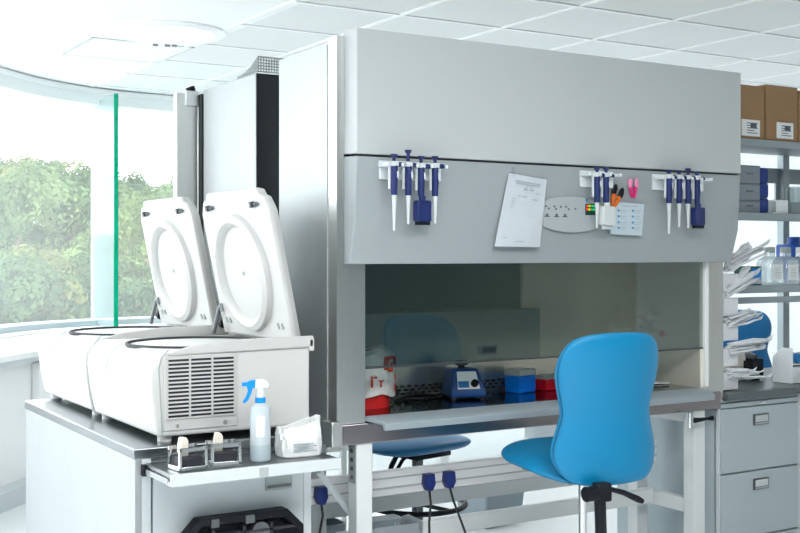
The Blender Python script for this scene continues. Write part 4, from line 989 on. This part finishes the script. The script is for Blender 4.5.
# files on the middle shelf
FZ = CT+Z2+0.0225
for i, h in enumerate((0.055, 0.075, 0.082)):
    z = FZ + sum((0.055, 0.075, 0.082)[:i]) + i*0.001
    t = thing('file_box', ['bottom grey file box of the stack on the middle shelf', 'middle grey file box of the stack on the middle shelf', 'top grey file box of the stack on the middle shelf'][i], 'file box', (2.245, 0.40, z), 0, 'grey file boxes on the middle shelf')
    MB().box((-0.15, -0.12, 0), (0.062, 0.10, h)).build('box', 'file_grey', t, bevel=0.003)
    MB().box((-0.03, -0.1215, h*0.5), (0.015, -0.119, h*0.5+0.007)).build('print', 'ink', t)
    MB().box((-0.151, -0.121, h-0.006), (0.063, -0.119, h-0.003)).build('lid_seam', 'ink', t)
for i in range(3):
    t = MB().box((-0.033, -0.11, 0), (0.033, 0.10, 0.068)).build('blue_pack', 'file_blue', None, bevel=0.012, seg=3)
    t.location = (2.347, 0.40, FZ+i*0.070); tag(t, ['bottom', 'middle', 'top'][i]+' shiny dark blue pack beside the grey file boxes', 'pack', 'dark blue packs on the middle shelf')
t = MB().box((-0.055, -0.05, 0), (0.055, 0.05, 0.062)).build('small_box', 'rack_white', None, bevel=0.003); t.location = (2.435, 0.325, FZ); tag(t, 'small white box in front of the blue packs on the middle shelf', 'box')
MB().box((-0.056, -0.0515, 0.005), (-0.030, -0.0495, 0.055)).build('side_label', 'cap_grey', t)
t = thing('glass_beaker', 'tall clear glass cylinder on the middle shelf at the right edge', 'beaker', (2.62, 0.33, FZ))
MB().lathe([(0.001, 0), (0.05, 0), (0.05, 0.13), (0.046, 0.13), (0.046, 0.006), (0.001, 0.006)], n=28).build('vessel', 'clear_bottle', t)
# lower shelf: square bottles, kit box, blue jug
LZ = CT+Z3+0.0225
def bottle(x, y, label, m='cap_grey', s=1.0):
    t = thing('reagent_bottle', label, 'bottle', (x, y, LZ), 0, 'clear square bottles on the lower shelf')
    w = 0.047*s
    def rr(k, z): return [(px*k, py*k, z) for px, py in rrect(-w, -w, w, w, 0.014, 4)]
    MB().loft([rr(0.95, 0), rr(1, 0.006), rr(1, 0.095*s), rr(0.86, 0.115*s), rr(0.42, 0.130*s), rr(0.40, 0.150*s)]).build('body', 'clear_bottle', t)
    MB().lathe([(0.001, 0.146*s), (0.024, 0.146*s), (0.024, 0.172*s), (0.001, 0.174*s)], n=20).build('cap', m, t)
    MB().box((-0.034, -w-0.0015, 0.022), (0.030, -w-0.0003, 0.092)).build('label', 'label_white', t)
    k = MB()
    for r_ in range(5): k.box((-0.026, -w-0.0025, 0.034+r_*0.010), (0.02-0.008*(r_ % 2), -w-0.001, 0.037+r_*0.010))
    k.build('print', 'ink_soft', t)
bottle(2.405, 0.31, 'clear square bottle nearest the hood on the lower shelf')
bottle(2.512, 0.31, 'clear square bottle in the middle of the lower shelf row')
bottle(2.620, 0.31, 'clear square bottle at the right of the lower shelf row', 'pipette_white')
t = thing('kit_box', 'small blue and white kit box with green side on the lower shelf', 'box', (2.288, 0.335, LZ), R(8))
MB().box((-0.05, -0.04, 0), (0.05, 0.04, 0.085)).build('carton', 'green_dark', t, bevel=0.002)
MB().box((-0.032, -0.042, 0.004), (0.042, -0.0395, 0.075)).build('front_label', 'trigger_blue', t)
MB().box((-0.030, -0.0435, 0.006), (0.040, -0.041, 0.026)).build('white_band', 'label_white', t)
t = thing('blue_jug', 'blue plastic container behind the square bottles at the right edge', 'container', (2.80, 0.50, LZ))
MB().prism(rrect(-0.07, -0.06, 0.07, 0.06, 0.02, 4), 'z', 0, 0.19).build('body', 'jug_blue', t, bevel=0.01)
MB().cyl((0, 0, 0.19), (0, 0, 0.225), 0.03).build('cap', 'jug_blue', t)

# rack of plastic packs beside the hood
pr = thing('pack_rack', 'white column of stacked trays beside the hood on the counter', 'rack', (1.955, 0.17, CT))
MB().box((-0.045, -0.02, 0), (-0.040, 0.13, 0.56)).build('back', 'bin_white', pr)
for i, z in enumerate((0.005, 0.105, 0.215, 0.32, 0.425)):
    t_ = MB().prism([(-0.04, z), (0.05, z), (0.05, z+0.075), (0.046, z+0.075), (0.046, z+0.006), (-0.04, z+0.006)], 'y', -0.03, 0.12)
    t_.box((-0.04, -0.034, z), (0.05, -0.03, z+0.075)).box((-0.04, 0.12, z), (0.05, 0.124, z+0.06))
    t_.build('tray', 'bin_white', pr, bevel=0.002)
def packs(z, n, rise, length, seed, label, stripe=False):
    t = thing('pipette_pack', label, 'plastic packs', (1.965, 0.165, CT+z), 0, 'plastic wrapped pipette packs in the white tray column')
    rnd = random.Random(seed); f = MB(); s2 = MB()
    for i in range(n):
        dy = -0.05 - 0.012*rnd.random(); 
        y0 = rnd.uniform(-0.055, -0.02); y1 = y0 + rnd.uniform(-0.05, 0.06); l = length*rnd.uniform(0.82, 1.05); rz = rise*rnd.uniform(0.75, 1.2)
        zz = 0.004 + 0.038*(i/max(1, n-1)) 
        a = Vector((-0.03, y0, zz)); b = Vector((l, y1, zz+rz)); mid = a.lerp(b, 0.6)+Vector((0, 0, 0.006*rnd.uniform(-1, 1)))
        w = rnd.uniform(0.010, 0.016)
        d = (b-a).normalized(); up = Vector((0, 0, 1)); sd = d.cross(up).normalized()
        rings = []
        for p, k, h_ in ((a, 1, 0.005), (mid, 1, 0.006), (b-d*0.03, 1.1, 0.005), (b, 1.45, 0.0012)):
            rings.append([p+sd*w*k, p+up*h_, p-sd*w*k, p-up*h_])
        f.loft(rings)
        # crimped tail of the wrapper
        q_ = b + d*0.012 + up*rnd.uniform(-0.012, 0.012)
        f.loft([[b+sd*w*1.4+up*0.004, b-sd*w*1.2+up*0.002, b-sd*w*1.2-up*0.001, b+sd*w*1.4+up*0.001], [q_+sd*w*1.0+up*0.010, q_-sd*w*1.5-up*0.006, q_-sd*w*1.5-up*0.009, q_+sd*w*1.0+up*0.007]])
        if stripe: s2.tube([a+up*0.005-sd*w*0.9, a.lerp(b, 0.55)+up*0.006-sd*w*0.9], 0.0035, 6)
    f.build('wrapper', 'pack_film', t, smooth=False)
    if stripe: s2.build('pipette', 'pack_stripe', t)
packs(0.505, 16, 0.075, 0.165, 1, 'topmost bundle of plastic wrapped pipettes in the white tray column', True)
packs(0.395, 9, 0.070, 0.135, 2, 'second bundle from the top of plastic wrapped pipettes in the tray column', True)
packs(0.270, 9, 0.028, 0.160, 3, 'third bundle from the top of plastic wrapped pipettes in the tray column', True)
packs(0.160, 10, 0.015, 0.175, 4, 'fourth bundle from the top, pale wrapped packs in the tray column')
packs(0.050, 10, -0.010, 0.140, 5, 'lowest bundle of pale wrapped packs, drooping over the counter')

# counter things at right
t = thing('tube_rack', 'white open rack box holding capped tubes on the counter at the right edge', 'tube rack', (2.44, 0.23, CT))
MB().prism([(-0.055, 0), (0.055, 0), (0.055, 0.12), (0.0, 0.16), (-0.055, 0.16)], 'x', -0.045, -0.038).build('end_panel', 'rack_white', t, bevel=0.002)
MB().box((-0.038, -0.055, 0), (0.30, -0.048, 0.075)).box((-0.038, 0.048, 0), (0.30, 0.055, 0.12)).box((-0.038, -0.055, 0), (0.30, 0.055, 0.006)).build('trough', 'rack_white', t, bevel=0.002)
MB().box((-0.038, -0.048, 0.082), (0.30, 0.048, 0.088)).build('upper_tray', 'cab_white', t, bevel=0.002)
for i, (m, w) in enumerate((('cap_blue', 'blue'), ('pipette_white', 'white'), ('cap_grey', 'grey'), ('green_cap', 'green'))):
    tb = thing('capped_tube', w+'-capped tube lying in the white rack box on the counter', 'tube', (2.455+i*0.048, 0.195, CT+0.112), 0, 'capped tubes in the white rack box')
    MB().cyl((0, 0.005, 0), (0, 0.075, 0.0), 0.019, n=16).build('tube_body', 'clear_bottle', tb)
    MB().cyl((0, -0.018, 0), (0, 0.008, 0), 0.0225, n=20).build('cap', m, tb)
t = thing('beige_instrument', 'beige boxy instrument behind the wrapped packs on the counter', 'instrument', (2.27, 0.43, CT))
MB().box((-0.055, -0.05, 0), (0.045, 0.06, 0.135)).build('case', 'beige', t, bevel=0.008)
MB().tube([(-0.02, 0.0, 0.13), (0.0, 0.0, 0.165), (0.05, -0.01, 0.16), (0.075, -0.02, 0.12), (0.08, -0.02, 0.09)], 0.006, 8).build('hose', 'label_white', t)
t = thing('black_power_pack', 'black power unit with a green mark beside the beige instrument', 'power unit', (2.385, 0.40, CT))
MB().box((-0.035, -0.04, 0), (0.040, 0.05, 0.10)).build('case', 'black_plastic', t, bevel=0.006)
MB().cyl((-0.01, -0.03, 0.10), (-0.01, 0.03, 0.115), 0.02).build('reel', 'dark_metal', t)
MB().box((0.0, -0.042, 0.012), (0.012, -0.0395, 0.03)).build('green_mark', 'green_cap', t)

# chair on the far side of the counter
fc = thing('lab_chair', 'blue chair back on the far side of the counter at right', 'chair', (3.62, 1.6, 0), R(-30))
pillow(MB(), OUT, 0.03, 0.03, lambda u, v, w: (u*1.15, w, 0.60+v*0.92)).build('backrest', 'far_chair_blue', fc, sharp=70)
pillow(MB(), seat_o, 0.03, 0.03, lambda u, v, w: (u, v-0.25, 0.58+w)).build('seat', 'far_chair_blue', fc, sharp=70)
MB().tube([(0, 0.03, 0.70), (0, 0.05, 0.56), (0, -0.2, 0.535)], 0.014, 8).build('back_arm', 'black_plastic', fc)
MB().cyl((0, -0.22, 0.10), (0, -0.22, 0.55), 0.022).build('post', 'dark_metal', fc)
chair_base(fc, 0, -0.22)

# ------------------------------------------------------------------ the side of the room behind the photographer (out of view, added for mirror images in the sash)
g = MB().box((-3.3, -5.28, 0.05), (4.75, -4.75, 0.90)).box((-3.3, -5.28, 1.75), (4.75, -5.0, 2.3))
struct(g.build('reflected_cupboards', 'rear_bench'))  # unseen bench and cupboards, there only for reflections in the sash
struct(MB().box((4.95, -5.31, 0), (6.5, -5.26, CEIL)).build('wall_front_reflector', 'reflector_beige'))  # unseen pale piece added to brighten reflections in the hood steel and sash

# ------------------------------------------------------------------ light
w = bpy.data.worlds.new('world'); SC.world = w; w.use_nodes = True
nt = w.node_tree; bgd = nt.nodes['Background']
tc = nt.nodes.new('ShaderNodeTexCoord'); sx = nt.nodes.new('ShaderNodeSeparateXYZ'); cr = nt.nodes.new('ShaderNodeValToRGB')
nt.links.new(tc.outputs['Generated'], sx.inputs[0]); nt.links.new(sx.outputs['Z'], cr.inputs['Fac'])
cr.color_ramp.elements[0].position = 0.0; cr.color_ramp.elements[0].color = (0.97, 0.975, 1.0, 1)
cr.color_ramp.elements[1].position = 0.8; cr.color_ramp.elements[1].color = (0.80, 0.90, 1.0, 1)
nt.links.new(cr.outputs[0], bgd.inputs['Color']); bgd.inputs['Strength'].default_value = 4.2
def area(name, loc, rot, sx_, sy_, power, col=(1, 1, 1)):
    l = bpy.data.lights.new(name, 'AREA'); l.shape = 'RECTANGLE'; l.size = sx_; l.size_y = sy_; l.energy = power; l.color = col
    o = bpy.data.objects.new(name, l); COL.objects.link(o); o.location = loc; o.rotation_euler = rot; return o
# area lights added out of view as fill, with no fixtures built
area('fill_light_row', (-1.0, -2.6, 2.62), (0, 0, 0), 3.2, 1.2, 100, (1.0, 0.99, 0.97))
area('fill_light_window_side', (-2.4, 1.6, 2.60), (R(-20), R(-15), 0), 1.2, 1.2, 45, (1.0, 0.99, 0.97))
area('fill_light_rear', (3.4, 1.8, 2.62), (0, 0, 0), 1.2, 1.2, 25, (1.0, 0.99, 0.97))
# area('window_daylight_left', (-5.85, -0.9, 1.65), (0, R(-90), 0), 1.6, 8.0, 20, (0.94, 0.98, 1.0))
SC.view_settings.view_transform = 'Standard'; SC.view_settings.look = 'None'
SC.view_settings.exposure = 0.55; SC.view_settings.gamma = 1.0
SC.cycles.use_denoising = True
SC.cycles.max_bounces = 10; SC.cycles.diffuse_bounces = 5; SC.cycles.transparent_max_bounces = 16
